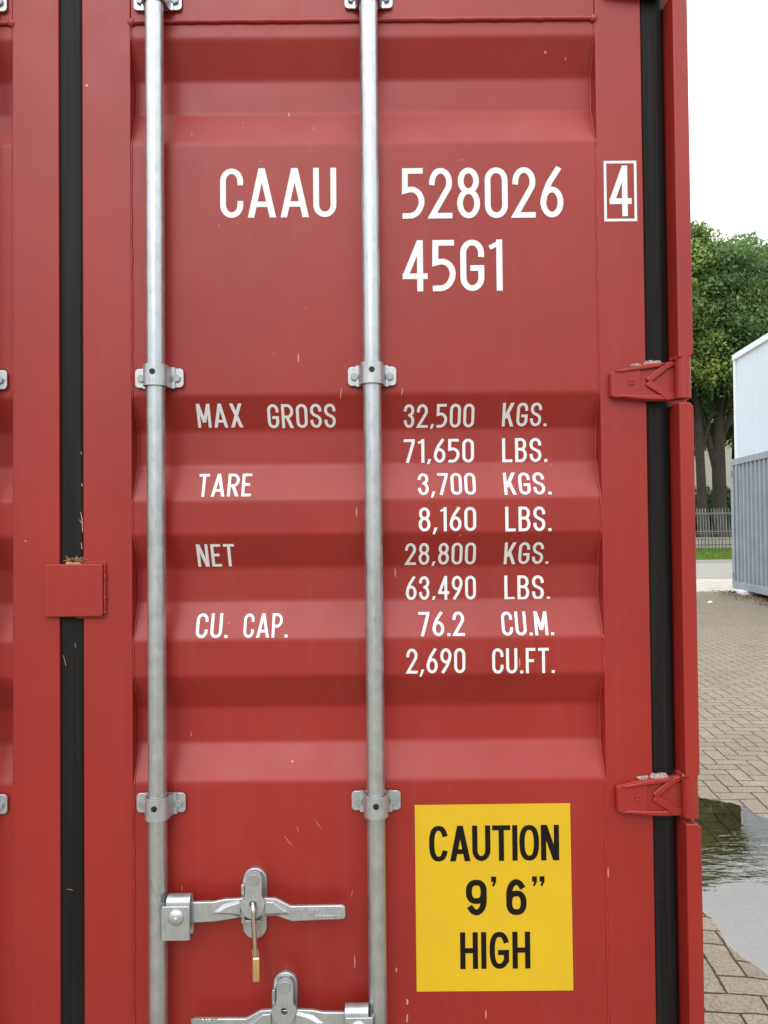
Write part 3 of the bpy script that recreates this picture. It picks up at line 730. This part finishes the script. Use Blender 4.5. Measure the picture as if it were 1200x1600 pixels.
dz_ret = W(442, 1539.6, -.03).z - W(396, 1374.5, -.03).z
dx_ret = W(445.5, 1540, -.01).x - W(398, 1412, -.01).x
# second set, mirrored and lower, hub on the outer bar of the same leaf
def mirrored(o, xm, shift, parent=box):
    """a mirror image (about x = xm) of a part and its sub-parts, each a mesh of its own"""
    me = o.data.copy(); me.transform(Matrix.Translation((2*xm+shift[0], shift[1], shift[2])) @ Matrix.Diagonal((-1, 1, 1, 1))); me.flip_normals()
    n = o.copy(); n.data = me; n.parent = parent; C.objects.link(n)
    for ch in o.children: mirrored(ch, xm, shift, n)
    return n
xmid = (BX[0]+BX[1])/2
dzh = -0.2085
hB = mirrored(hA, xmid, (0.0045, 0, dzh))
rB = copy_tree(rA, box); rB.location = (dx_ret, 0, dz_ret)
for o in list(hB.children):
    if o.name.startswith('lettering'):
        bpy.data.objects.remove(o)
e = MB(); strokes, wd = text_polys('SURALOC', 0.17, 0.13); ey = 0.0
ex0, ez = zp(250, 972, -0.0385); ew = zp(398, 972, -0.0385)[0]-ex0
for st_ in strokes:
    for qd in st_: ey += 4e-6; e.prism([(ex0+p_.x/wd*ew, ez+p_.y*0.0072) for p_ in qd], -0.0395-ey, -0.0380, 'y')
e.build('lettering', m_galv, hB, smooth=0)
# left leaf's gear, out of the frame to the left
for o, sh in ((hA, (0, 0, 0)), (rA, (0, 0, 0)), (hB, (0, 0, 0)), (rB, (-dx_ret*0, 0, 0))):
    m = mirrored(o, 0, (0, 0, 0)); 
    if o is rB: m.location = (-dx_ret, 0, dz_ret)
    for ch in list(m.children):
        if ch.name.startswith('lettering'): bpy.data.objects.remove(ch)

# ---- padlock on the latch
hc = zp(600, 303, -0.047); zb0 = zp(612, 750, -0.068)[1]; zb1 = zp(612, 612, -0.068)[1]
pad = thing('padlock', 'small brass padlock hanging edge-on from the upper handle latch', 'padlock', (hc[0]-0.0025, -0.0475, zb0), math.radians(13))
zL = zb1-zb0; zH = hc[1]-zb0
pb = MB(); pb.prism([(y, z) for y, z in rrect(-0.021, 0.016, 0, zL, 0.003)], 0.0008, 0.0128, 'x')
pb.build('lock_body', m_brass, pad, bevel=0.0012)
sh = MB(); yc_, rU = -0.0025, 0.0125
path = [(0.0062, yc_-rU, zL-0.004)]+[(0.0062+0*(1-math.sin(math.radians(a))), yc_-rU*math.cos(math.radians(a)), zH-0.009+rU*math.sin(math.radians(a))) for a in range(0, 181, 12)]+[(0.0062, yc_+rU, zL-0.004)]
path = [(x-0.004*max(0, (z-zL)/(zH-zL)), y, z) for x, y, z in path]
sh.tube(path, 0.0040, 16); sh.build('shackle', m_chrome, pad, smooth=60)

# ------------------------------------------------------------------ ground: herringbone yard, sandy strip, street
GR = math.radians(4.6)                                    # the yard's paving is turned against the container
def make_pavers(name, wcell=0.1, wet=True, tint=1.0):
    M = Mat(name); g = M.n('ShaderNodeNewGeometry'); mp = M.n('ShaderNodeMapping'); mp.inputs['Rotation'].default_value = (0, 0, GR)
    M.L(g.outputs['Position'], mp.inputs[0]); P = mp.outputs[0]
    wob = M.n('ShaderNodeTexNoise'); wob.inputs['Scale'].default_value = 9; wob.inputs['Detail'].default_value = 3; M.L(P, wob.inputs[0])
    wv = M.n('ShaderNodeVectorMath'); wv.operation = 'SUBTRACT'; M.L(wob.outputs['Color'], wv.inputs[0]); wv.inputs[1].default_value = (.5, .5, .5)
    ws = M.n('ShaderNodeVectorMath'); ws.operation = 'SCALE'; ws.inputs['Scale'].default_value = 0.020; M.L(wv.outputs[0], ws.inputs[0])
    ad = M.n('ShaderNodeVectorMath'); ad.operation = 'ADD'; M.L(P, ad.inputs[0]); M.L(ws.outputs[0], ad.inputs[1])
    sp = M.n('ShaderNodeSeparateXYZ'); M.L(ad.outputs[0], sp.inputs[0])
    x = M.math('DIVIDE', M.math('ADD', sp.outputs[0], 0.033), wcell); y = M.math('DIVIDE', sp.outputs[1], wcell)
    i = M.math('FLOOR', x); j = M.math('FLOOR', y); u = M.math('SUBTRACT', x, i); v = M.math('SUBTRACT', y, j)
    k = M.math('FLOORED_MODULO', M.math('SUBTRACT', i, j), 4.0)
    def eq(n_): return M.math('COMPARE', k, float(n_), 0.1)
    k0, k1, k2, k3 = eq(0), eq(1), eq(2), eq(3)
    big = 9.0
    iu = M.math('SUBTRACT', 1.0, u); iv = M.math('SUBTRACT', 1.0, v)
    dl = M.math('ADD', u, M.math('MULTIPLY', k1, big)); dr = M.math('ADD', iu, M.math('MULTIPLY', k0, big))
    db_ = M.math('ADD', v, M.math('MULTIPLY', k2, big)); dt = M.math('ADD', iv, M.math('MULTIPLY', k3, big))
    d = M.math('MINIMUM', M.math('MINIMUM', dl, dr), M.math('MINIMUM', db_, dt))
    bi = M.math('SUBTRACT', i, k1); bj = M.math('ADD', j, k3)
    cv = M.n('ShaderNodeCombineXYZ'); M.L(bi, cv.inputs[0]); M.L(bj, cv.inputs[1])
    wn = M.n('ShaderNodeTexWhiteNoise'); wn.noise_dimensions = '2D'; M.L(cv.outputs[0], wn.inputs[0])
    rnd = wn.outputs['Value']
    base = M.mix(rnd, rgb(.50*tint, (.52 if wet else .49)*tint, (.545 if wet else .45)*tint), rgb(.61*tint, (.635 if wet else .60)*tint, (.66 if wet else .55)*tint))
    agg = M.noise(P, 95, 3, 0.6); agg2 = M.noise(P, 210, 2, 0.6); blot = M.noise(P, 1.1, 5, 0.6); blot2 = M.noise(P, 5.0, 5, 0.65)
    col = M.mix(M.math('MULTIPLY', M.ramp(agg, 0.56, 0.70), 0.42), base, rgb(.20, .19, .18))
    col = M.mix(M.math('MULTIPLY', M.ramp(agg2, 0.57, 0.68), 0.55), col, rgb(.66, .64, .60))
    col = M.mix(M.math('MULTIPLY', M.ramp(blot, 0.52, 0.72), 0.38), col, rgb(.27, .265, .26))
    col = M.mix(M.math('MULTIPLY', M.ramp(blot2, 0.52, 0.75), 0.25), col, rgb(.33, .315, .295))
    jn = M.math('MULTIPLY', M.noise(P, 16, 3), 0.055)
    jw = M.math('ADD', 0.026, jn)
    joint = M.math('SUBTRACT', 1.0, M.ramp(M.math('DIVIDE', d, jw), 0.55, 1.25))
    jc = M.mix(M.ramp(blot2, .4, .6), rgb(.06, .056, .052), rgb(.10, .093, .085))
    col = M.mix(M.math('MULTIPLY', joint, 0.97), col, jc)
    rough = 0.85
    if wet:
        # damp ring round the puddle
        sx = M.n('ShaderNodeSeparateXYZ'); M.L(g.outputs['Position'], sx.inputs[0])
        ex = M.math('SUBTRACT', M.math('SUBTRACT', sx.outputs[0], 2.28), M.math('MULTIPLY', M.math('SUBTRACT', sx.outputs[1], 1.95), 0.08))
        q = M.math('SQRT', M.math('ADD', M.math('POWER', M.math('DIVIDE', M.math('ABSOLUTE', ex), 0.40), 2.0), M.math('POWER', M.math('DIVIDE', M.math('ABSOLUTE', M.math('SUBTRACT', sx.outputs[1], 1.95)), 1.12), 2.0)))
        q = M.math('ADD', q, M.math('MULTIPLY', M.math('SUBTRACT', blot2, 0.5), 0.5))
        wetf = M.math('SUBTRACT', 1.0, M.ramp(q, 1.02, 1.22))
        side = M.math('LESS_THAN', ex, 0.0)
        damp = M.math('MULTIPLY', M.math('SUBTRACT', 1.0, M.ramp(q, 1.05, 2.4)), M.math('ADD', 0.25, M.math('MULTIPLY', M.ramp(agg, 0.42, 0.60), 0.65)))
        col = M.mix(damp, col, rgb(.50, .47, .43), 'MULTIPLY')
        col = M.mix(M.math('MULTIPLY', wetf, 0.95), col, rgb(.50, .39, .25), 'MULTIPLY')
        M.L(M.math('SUBTRACT', 0.85, M.math('MULTIPLY', wetf, 0.35)), M.b.inputs['Roughness'])
    else: M.b.inputs['Roughness'].default_value = rough
    M.set(Base_Color=col); M.L(M.math('MULTIPLY', M.math('SUBTRACT', 1.0, M.math('MULTIPLY', joint, 0.7)), 0.62), M.b.inputs['Specular IOR Level'])
    h = M.math('ADD', M.math('MULTIPLY', joint, -1.0), M.math('ADD', M.math('MULTIPLY', agg, 0.35), M.math('MULTIPLY', rnd, 0.25)))
    M.bump(h, 0.6, 0.004)
    return M.m
m_yard = make_pavers('paver_yard', 0.106); m_street = make_pavers('street_pavers', 0.11, False, 0.46)
m_sand = simple('sand', (0.40, 0.37, 0.315), 0.95, var=0.25, scale=2.5, bump=0.4)
m_earth = simple('earth', (0.16, 0.15, 0.11), 0.95, var=0.3, scale=0.4)
def sheet(name, pts, z, mat):
    mb = MB(); mb.add([(x, y, z) for x, y in pts], [tuple(range(len(pts)))]); return tag(mb.build(name, mat, None, smooth=0, fix=False), kind='structure')
sheet('ground', [(-900, -900), (900, -900), (900, 900), (-900, 900)], -0.06, m_earth)
YE = 16.4                                                 # where the yard paving ends
cg_, sg_ = math.cos(-GR), math.sin(-GR)
def yard(a, b): return (a*math.cos(-GR)-b*math.sin(-GR), a*math.sin(-GR)+b*math.cos(-GR))
def quad(a0, a1, b0, b1): return [yard(a0, b0), yard(a1, b0), yard(a1, b1), yard(a0, b1)]
# the yard is a grid so that it can sag under the puddle
def qell(x, y):
    ax = 2.28+(y-1.95)*0.08; dx = x-ax; return math.hypot(dx/(0.36 if dx < 0 else 0.46), (y-1.95)/1.10)
def sm(t): t = max(0, min(1, t)); return t*t*(3-2*t)
from mathutils import noise as mnoise
def sag(x, y):
    q = qell(x, y); g_ = -0.022*(1-sm((q-0.3)/1.3))
    n_ = mnoise.noise(Vector((x*5.5, y*5.5, 0)))*0.0016+mnoise.noise(Vector((x*17, y*17, 3)))*0.0006
    return 0.004+g_+n_*(1 if q < 2.2 else 0)*(1-sm((q-1.5)/0.7))
xs = sorted(set([-60, -30, -12, -5, 0, 1.0]+[1.3+0.03*k for k in range(70)]+[3.6, 4.2, 6, 9, 14, 25, 60]))
ys = sorted(set([-40, -20, -8, -2]+[-0.2+0.045*k for k in range(100)]+[4.6, 5.2, 7, 10, 13, YE]))
mb = MB(); vs = [(x, y, sag(x, y)) for y in ys for x in xs]; nx = len(xs)
mb.add(vs, [(j*nx+i, j*nx+i+1, (j+1)*nx+i+1, (j+1)*nx+i) for j in range(len(ys)-1) for i in range(nx-1)])
tag(mb.build('yard_pavement', m_yard, None, smooth=60, fix=False), kind='structure')
sheet('sandy_strip', [(-60, YE), (60, YE), (60, 20.6), (-60, 20.6)], 0.0, m_sand)
sheet('street', [(-60, 20.6), (60, 20.6), (60, 29.2), (-60, 29.2)], 0.004, m_street)
def make_water():
    M = Mat('puddle_water'); M.t.nodes.remove(M.b)
    gl = M.n('ShaderNodeBsdfGlossy'); gl.inputs['Roughness'].default_value = 0.015; gl.inputs['Color'].default_value = (1, 1, 1, 1)
    tr = M.n('ShaderNodeBsdfTransparent'); tr.inputs['Color'].default_value = (.95, .90, .79, 1)
    lw = M.n('ShaderNodeFresnel'); lw.inputs['IOR'].default_value = 2.9
    ms = M.n('ShaderNodeMixShader'); M.L(lw.outputs[0], ms.inputs[0]); M.L(tr.outputs[0], ms.inputs[1]); M.L(gl.outputs[0], ms.inputs[2])
    p1 = M.pos((9, 26, 1), 0.25); n1 = M.noise(p1, 1.0, 3, 0.55); p2 = M.pos((2.0, 3.0, 1)); n2 = M.noise(p2, 1.4, 3)
    sp = M.n('ShaderNodeSeparateXYZ'); M.L(M.pos(), sp.inputs[0])                    # a breeze ruffles one band of the puddle
    yy_ = M.math('ADD', sp.outputs[1], M.math('MULTIPLY', M.math('SUBTRACT', n2, 0.5), 0.9))
    band = M.math('MULTIPLY', M.ramp(M.math('DIVIDE', yy_, 4.0), 0.47, 0.55), M.math('SUBTRACT', 1.0, M.ramp(M.math('DIVIDE', yy_, 4.0), 0.58, 0.66)))
    hgt = M.math('MULTIPLY', n1, M.math('ADD', 0.07, M.math('MULTIPLY', band, 1.15)))
    b = M.n('ShaderNodeBump'); b.inputs['Strength'].default_value = 0.30; b.inputs['Distance'].default_value = 0.004; M.L(hgt, b.inputs['Height'])
    M.L(b.outputs[0], gl.inputs['Normal']); M.L(b.outputs[0], lw.inputs['Normal']); M.L(ms.outputs[0], M.out.inputs['Surface'])
    return M.m
zw = 0.004-0.022*(1-sm(0.7/1.3))
mb = MB(); ring = []
for k in range(72):
    a = 2*PI*k/72; y = 1.95+1.10*1.28*math.sin(a); ax = 2.28+(y-1.95)*0.08; dx = math.cos(a)*1.28; ring.append((ax+dx*(0.36 if dx < 0 else 0.46), y, zw))
mb.add(ring, [tuple(range(72))]); tag(mb.build('puddle', make_water(), None, smooth=0, fix=False), kind='structure')

# ------------------------------------------------------------------ kerb, grass verge
m_conc = simple('concrete', (0.36, 0.34, 0.30), 0.9, var=0.15, scale=6, bump=0.3)
mb = MB(); mb.box(-60, 60, 29.2, 29.36, -0.05, 0.12); tag(mb.build('kerb', m_conc, None, bevel=0.015), kind='structure')
m_turf = simple('turf_soil', (0.045, 0.085, 0.018), 0.95, var=0.35, scale=1.5)
YF = 33.0
def verge(y): return 0.10+(y-29.36)/(YF-29.36)*0.26 if y < YF else 0.36
mb = MB(); yy = [29.36, 30.5, 31.7, YF, 75]
mb.add([(x, y, verge(y)) for y in yy for x in (-60, 60)], [(2*i, 2*i+1, 2*i+3, 2*i+2) for i in range(len(yy)-1)])
tag(mb.build('verge_ground', m_turf, None, smooth=0, fix=False), kind='structure')
def make_leafmat(name, a, b, trans=0.35):
    M = Mat(name); at = M.n('ShaderNodeAttribute'); at.attribute_name = 'tone'
    col = M.mix(at.outputs['Fac'], a, b); M.set(Base_Color=col, Roughness=0.55)
    tl = M.n('ShaderNodeBsdfTranslucent'); M.L(col, tl.inputs['Color']); ms = M.n('ShaderNodeMixShader'); ms.inputs[0].default_value = trans
    M.L(M.b.outputs[0], ms.inputs[1]); M.L(tl.outputs[0], ms.inputs[2]); M.L(ms.outputs[0], M.out.inputs['Surface']); return M.m
m_grass = make_leafmat('grass_blades', rgb(.08, .17, .018), rgb(.19, .30, .04))
m_leaf = make_leafmat('oak_leaves', rgb(.042, .11, .034), rgb(.26, .38, .12))
m_leaf2 = make_leafmat('maple_leaves', rgb(.058, .13, .034), rgb(.36, .45, .11))
m_bush = make_leafmat('bush_leaves', rgb(.04, .10, .018), rgb(.12, .22, .04))
def cards(name, P, S, mat, parent=None, tone=None, up=0.4, aspect=0.6):
    """many small leaf quads (a slight fold) at points P with sizes S"""
    n = len(P); d = RNG.normal(size=(n, 3)); d[:, 2] += up; d /= np.linalg.norm(d, axis=1, keepdims=True)
    a = np.cross(d, RNG.normal(size=(n, 3))); a /= np.linalg.norm(a, axis=1, keepdims=True); b = np.cross(d, a)
    S = S[:, None]
    V = np.stack([P-a*S, P-b*S*aspect+d*S*.15, P+a*S, P+b*S*aspect+d*S*.15], 1).reshape(-1, 3)
    me = bpy.data.meshes.new(name); me.vertices.add(4*n); me.vertices.foreach_set('co', V.ravel())
    me.loops.add(4*n); me.loops.foreach_set('vertex_index', np.arange(4*n)); me.polygons.add(n)
    me.polygons.foreach_set('loop_start', np.arange(0, 4*n, 4)); me.polygons.foreach_set('loop_total', np.full(n, 4)); me.update(calc_edges=True)
    at = me.attributes.new('tone', 'FLOAT', 'FACE'); tv = RNG.random(n) if tone is None else np.clip(tone, 0, 1); at.data.foreach_set('value', tv.astype(np.float32))
    me.materials.append(mat); o = bpy.data.objects.new(name, me); C.objects.link(o)
    if parent: o.parent = parent
    return o
n = 26000; gx = RNG.uniform(11, 22, n); gy = RNG.uniform(29.4, YF+1.6, n); gz = np.array([verge(v) for v in gy])+0.02
tag(cards('verge_grass', np.stack([gx, gy, gz], 1), RNG.uniform(.03, .07, n), m_grass, up=0.1, aspect=.35), 'short bright green grass on the verge before the spiked fence', 'grass', kind='stuff')

# ------------------------------------------------------------------ spiked fence
m_fence = simple('fence_steel', (0.26, 0.27, 0.275), 0.45, 0.5, var=0.2, scale=3)
m_fence2 = simple('fence_dark_steel', (0.09, 0.09, 0.085), 0.6, 0.2, var=0.2, scale=3)
def fence(label, x0, x1, y, zb, zt, pitch, rails, mat, r, lean=0.0):
    f = thing('spiked_fence', label, 'fence', ((x0+x1)/2, y, zb))
    ox = (x0+x1)/2
    for zr in rails:
        mb = MB(); mb.box(x0-ox, x1-ox, -0.02+lean*(zr-zb), 0.02+lean*(zr-zb), zr-zb-0.02, zr-zb+0.02); mb.build('rail', mat, f, smooth=0)
    pk = MB(); h = zt-zb; pk.tube([(0, 0, 0), (0, lean*(h-.12), h-0.12), (0, lean*h, h)], [r, r, r*0.15], 6); p0 = pk.build('picket', mat, f, smooth=0)
    k = 0; x = x0
    while x < x1 and k < 95:
        q = p0 if k == 0 else p0.copy()
        if k: C.objects.link(q); q.parent = f
        q.location = (x-ox, 0.045, 0); x += pitch; k += 1
    return f
zt_f = 1.6+ (820-796)/1200*(YF+D)
fence('dark steel fence with pointed pickets along the grass verge', 10.0, 22.2, YF, 0.33, zt_f, 0.155, (0.62, 1.13, 1.98), m_fence2, 0.017)
fence('lighter grey picket fence standing behind the first, leaning back', 11.0, 24.0, YF+2.6, 0.36, zt_f+0.06, 0.14, (1.2, 2.08), m_fence, 0.014, lean=0.10)
m_lowwall = simple('low_wall_plaster', (0.42, 0.38, 0.31), 0.9, var=0.15, scale=2)
mb = MB(); mb.box(6, 34, YF+4.2, YF+4.45, 0.3, 0.80); mb.box(6, 34, YF+4.16, YF+4.49, 0.80, 0.86)
tag(mb.build('low_wall', m_lowwall, None, bevel=0.01), 'low beige wall behind the pickets of the steel fences', 'wall')

# ------------------------------------------------------------------ trees, bushes
m_bark = simple('bark', (0.038, 0.031, 0.024), 0.95, var=0.4, scale=7, bump=0.9, bd=0.03)
def tree(name, label, base, trunk, crown_c, crown_r, nclump, nleaf, mat, seed, leaf=(.07, .14), limbs=(), clump_r=0.88, group='trees behind the fence'):
    rg = np.random.default_rng(seed)
    t = thing(name, label, 'tree', base, group=group)
    mb = MB(); mb.tube([p[:3] for p in trunk], [p[3] for p in trunk], 14)
    for lb in limbs: mb.tube([p[:3] for p in lb], [p[3] for p in lb], 9)
    # boughs reaching into the clumps
    cc = np.array(crown_c); cr = np.array(crown_r)
    d = rg.normal(size=(nclump, 3)); d /= np.linalg.norm(d, axis=1, keepdims=True)
    ctr = cc + d*cr*(rg.random((nclump, 1))**0.45)*np.array([1, 1, 1])
    top = Vector(trunk[-1][:3]); mid = Vector(trunk[len(trunk)//2][:3])
    for k in range(0, nclump, 3):
        p = Vector(ctr[k]); s0 = mid.lerp(top, rg.random()); m_ = s0.lerp(p, 0.5)+Vector((0, 0, 0.4))
        mb.tube([s0, m_, p], [0.09, 0.055, 0.015], 6)
    mb.build('trunk', m_bark, t, smooth=60)
    rad = clump_r*rg.uniform(0.45, 1.5, nclump); who = rg.integers(0, nclump, nleaf)
    dd = rg.normal(size=(nleaf, 3)); dd /= np.linalg.norm(dd, axis=1, keepdims=True)
    rr_ = rg.random(nleaf)**0.42*rg.uniform(0.85, 1.18, nleaf)
    P = ctr[who]+dd*(rad[who]*rr_)[:, None]*np.array([1.15, 1.15, 0.8])
    ct = rg.random(nclump); tone = ct[who]**1.3*0.85+rg.random(nleaf)*0.35-0.08
    cards('crown', P, rg.uniform(leaf[0], leaf[1], nleaf), mat, t, tone, up=0.7)
    return t
def at(px, py, dist):                                       # point seen at a pixel, `dist` metres beyond the door plane
    return W(px, py, dist)
YT = YF+7.5
def tz(px, YT_): return W(px, 800, YT_).x
bL = tz(1097, YT); bR = tz(1124, YT+0.5); g0 = 0.36
tree('leafy_tree', 'leafy tree with a slim dark trunk, nearest the red container', (bL, YT, g0),
     [(0, 0, 0, .33), (0.02, 0, 1.2, .27), (-0.02, 0, 3.5, .25), (-0.1, 0, 6, .23), (-0.25, 0.1, 8.5, .2), (-.3, .2, 11.5, .1)], (-1.1, 0.2, 12.4), (3.4, 3.2, 5.2), 120, 80000, m_leaf2, 3,
     limbs=[[(-.05, 0, 5.0, .12), (0.5, .1, 6.6, .08), (1.0, .3, 8.2, .04)]])
tree('leafy_tree', 'leafy tree with a thick forked trunk beside the pale cabin', (bR, YT+0.5, g0),
     [(0, 0, 0, .48), (0, 0, .9, .41), (0.02, 0, 3.2, .37), (0.0, 0, 5.0, .36), (.06, 0, 6.6, .27), (.15, 0, 9, .2), (.2, .1, 12, .1)], (1.1, 0.3, 12.2), (4.0, 3.6, 5.1), 170, 110000, m_leaf, 5,
     limbs=[[(-.05, 0, 3.9, .24), (-0.35, 0, 5.2, .2), (-.75, 0, 6.6, .16), (-1.15, .1, 8.6, .1)]])
for k, (px, dy, h, sd, mt, lab) in enumerate(((1215, 5.5, 18.8, 12, m_leaf, 'tall tree behind the cabin, its crown rising above the roof'), (1150, 9, 18.0, 17, m_leaf2, 'lighter green tree far back between the other crowns'), (1040, 8, 15.0, 23, m_leaf, 'dark tree mostly hidden behind the red container'))):
    bx_ = tz(px, YT+dy)
    tree('leafy_tree', lab, (bx_, YT+dy, g0), [(0, 0, 0, .4), (0, 0, 3, .32), (.1, 0, 7, .24), (.1, .1, 11, .12)], (0, 0, h*0.66), (3.6, 3.2, h*0.32), 110, 60000, mt, sd)
def bush(label, x, y, h, r, seed):
    rg = np.random.default_rng(seed); t = thing('bush', label, 'bush', (x, y, g0), group='bushes under the trees')
    mb = MB()
    for k in range(7):
        a = rg.uniform(0, 2*PI); mb.tube([(0.1*math.cos(a), .1*math.sin(a), 0), (r*.35*math.cos(a), r*.35*math.sin(a), h*.5), (r*.6*math.cos(a), r*.6*math.sin(a), h*.85)], [.03, .02, .008], 5)
    mb.build('stem', m_bark, t, smooth=60)
    n = 5200; d = rg.normal(size=(n, 3)); d /= np.linalg.norm(d, axis=1, keepdims=True); q = rg.random(n)**.5
    lump = 1+0.25*np.sin(d[:, 0]*5+seed)*np.cos(d[:, 2]*6)
    P = d*(q*lump)[:, None]*np.array([r, r, h*.5])+np.array([0, 0, h*.52])
    cards('foliage', P, rg.uniform(.05, .11, n), m_bush, t, rg.random(n), up=.5)
for k, (px, dy, h, r, lab) in enumerate(((1088, 2.2, 3.0, 1.0, 'green bush beside the slim trunk at the container edge'), (1111, 2.6, 3.2, .8, 'green bush between the two tree trunks'), (1140, 2.0, 3.4, .9, 'green bush right of the thick trunk'), (1168, 2.8, 3.2, 1.2, 'green bush hidden behind the grey container'), (1062, 3, 3.0, 1.2, 'green bush hidden behind the red container'))):
    bush(lab, tz(px, YT+dy), YT+dy, h, r, 40+k)

# ------------------------------------------------------------------ cream building behind the trees
m_cream = simple('cream_render', (0.58, 0.54, 0.45), 0.9, var=0.06, scale=0.7)
m_glass = simple('window_glass', (0.03, 0.035, 0.04), 0.1, var=0.1)
YBd = 60
bd = thing('cream_building', 'cream rendered building half hidden behind the tree trunks', 'building', (26, YBd, 0.36))
mb = MB(); mb.box(-10, 16, 0, 12, 0, 8.6); mb.build('wall', m_cream, bd)
mb = MB(); mb.box(-10.1, 16.1, -0.1, 12.1, 8.6, 8.85); mb.build('coping', m_conc, bd)
for k in range(7):
    mb = MB(); mb.box(-9.8+k*4.2, -9.5+k*4.2, -0.12, -0.001, 0, 8.598); mb.build('pilaster', m_cream, bd)
for k in range(6):
    if k in (1, 2): continue
    mb = MB(); mb.box(-8.3+k*4.2, -6.7+k*4.2, -0.02, 0.1, 4.6, 6.2); f_ = mb.build('window', m_glass, bd)

# ------------------------------------------------------------------ grey container and pale cabin on the right
m_grey = make_paint('grey_blue_paint', rgb(0.27, 0.315, 0.355), 0.5, chips=False, dirt=rgb(.17, .18, .19), dirty=0.3)
m_cabin = simple('pale_cabin_paint', (0.60, 0.70, 0.78), 0.4, var=0.025, scale=0.6)
m_trim = simple('white_trim', (0.78, 0.81, 0.84), 0.4, var=0.04)
c0 = G(1144.5, 925); c1 = G(1200, 938.6)
ang = math.atan2(c0.x-c1.x, c0.y-c1.y)                     # heading of its long side
gc = thing('storage_container', 'grey blue corrugated steel container under the pale cabin', 'container', (c0.x, c0.y, 0), -ang)
ZB = 0.10; GH = ZB+2.96; GL_ = 6.06; GW = 2.44
def gpart(name, mat, *bs, bevel=0.008):
    mb = MB()
    for b_ in bs: mb.box(*b_)
    return mb.build(name, mat, gc, bevel=bevel)
mb = MB(); corrugate(mb, -GL_+0.10, -0.17, ZB+0.16, GH-0.14, lambda u, d, z: (0.012+d, u, z), 0.06, 0.235); mb.build('side_wall', m_grey, gc, smooth=0)
mb = MB(); corrugate(mb, 0.1, GW-0.1, ZB+0.16, GH-0.14, lambda u, d, z: (u, -0.012-d, z)); mb.build('end_wall', m_grey, gc, smooth=0)
gpart('bottom_rail', m_grey, (-0.004, 0.06, -GL_+.1, -.002, ZB, ZB+0.16)); gpart('top_rail', m_grey, (-0.004, 0.06, -GL_+.1, -.002, GH-0.14, GH))
gpart('bottom_rail', m_grey, (GW-.06, GW+.004, -GL_+.1, -.1, ZB, ZB+0.16)); gpart('top_rail', m_grey, (GW-.06, GW+.004, -GL_+.1, -.1, GH-0.14, GH))
gpart('corner_post', m_grey, (0.0, 0.10, -0.17, 0.0, ZB+0.16, GH-0.14)); gpart('corner_post', m_grey, (GW-.1, GW, -0.1, 0.0, ZB+.16, GH-.14))
gpart('corner_post', m_grey, (0.0, 0.10, -GL_, -GL_+.1, ZB, GH)); gpart('corner_post', m_grey, (GW-.1, GW, -GL_, -GL_+.1, ZB, GH))
gpart('roof', m_grey, (0.06, GW-.06, -GL_+.1, -.06, GH-0.06, GH-0.02)); gpart('floor', m_grey, (0.06, GW-.06, -GL_+.1, -.06, ZB+.02, ZB+.12))
for z0_, z1_ in ((GH-0.42, GH-0.26), (ZB+0.22, ZB+0.36)): gpart('lashing_slot', m_dark, (-0.003, 0.03, -0.125, -0.085, z0_, z1_), bevel=0)
gpart('cover_strip', m_grey, (-0.02, 0.004, -0.47, -0.42, ZB+0.16, GH-0.14))
bl = thing('support_block', 'pale concrete block under the near edge of the grey container', 'block', (c0.x, c0.y, 0), -ang)
mb = MB(); mb.box(-0.10, 0.25, -0.95, -0.55, 0.0, ZB-0.002); mb.build('block_body', m_trim, bl, bevel=0.012)
cab = thing('site_cabin', 'pale blue white cabin with white trim stacked on the grey container', 'cabin', (c0.x, c0.y, GH+0.003), -ang)
CH = 2.42
def cpart(name, mat, *bs, bevel=0.006):
    mb = MB()
    for b_ in bs: mb.box(*b_)
    return mb.build(name, mat, cab, bevel=bevel)
cpart('wall', m_cabin, (0.12, GW-0.05, -GL_+.05, -0.10, 0.0, CH-0.06), bevel=0)
cpart('corner_trim', m_trim, (0.08, 0.15, -0.18, -0.06, 0.0, CH-0.13)); cpart('corner_trim', m_trim, (0.05, .12, -GL_, -GL_+.12, 0, CH-.13))
cpart('roof_trim', m_trim, (0.065, GW, -GL_, -0.045, CH-0.13, CH)); 
for k in range(1, 5): cpart('panel_seam', m_trim, (0.113, 0.122, -0.16-1.18*k-0.02, -0.16-1.18*k, 0.0, CH-.13), bevel=0)

# ------------------------------------------------------------------ litter
n = 1500; u = RNG.uniform(-GL_, 0.1, n); v = -np.abs(RNG.normal(0, 0.28, n))-0.02; v[:500] = RNG.uniform(-.1, .35, 500)
P = np.stack([c0.x+v*math.cos(-ang)-u*math.sin(-ang), c0.y+v*math.sin(-ang)+u*math.cos(-ang), np.full(n, 0.013)+RNG.random(n)*.02], 1)
m_litter = make_leafmat('dry_leaves', rgb(.06, .042, .025), rgb(.20, .13, .07), 0.1)
tag(cards('leaf_litter', P, RNG.uniform(.012, .035, n), m_litter, up=2.5), 'brown dead leaves and dirt along the foot of the grey container', 'leaf litter', kind='stuff')
for k, (px, py, s_) in enumerate([(1109.5, 941.5, .05)]):
    p_ = G(px, py, 0.005); mb = MB()
    mb.add([(p_.x-s_, p_.y-.5*s_, .006), (p_.x+s_*.8, p_.y-.7*s_, .012), (p_.x+s_, p_.y+.6*s_, .03), (p_.x-.7*s_, p_.y+.8*s_, .010), (p_.x, p_.y, .045)], [(0, 1, 4), (1, 2, 4), (2, 3, 4), (3, 0, 4), (0, 3, 2, 1)])
    tag(mb.build('paper_scrap', m_trim, None, smooth=0), ('crumpled white scrap lying on the pavers', 'white scrap at the edge of the sandy strip')[k], 'scrap')
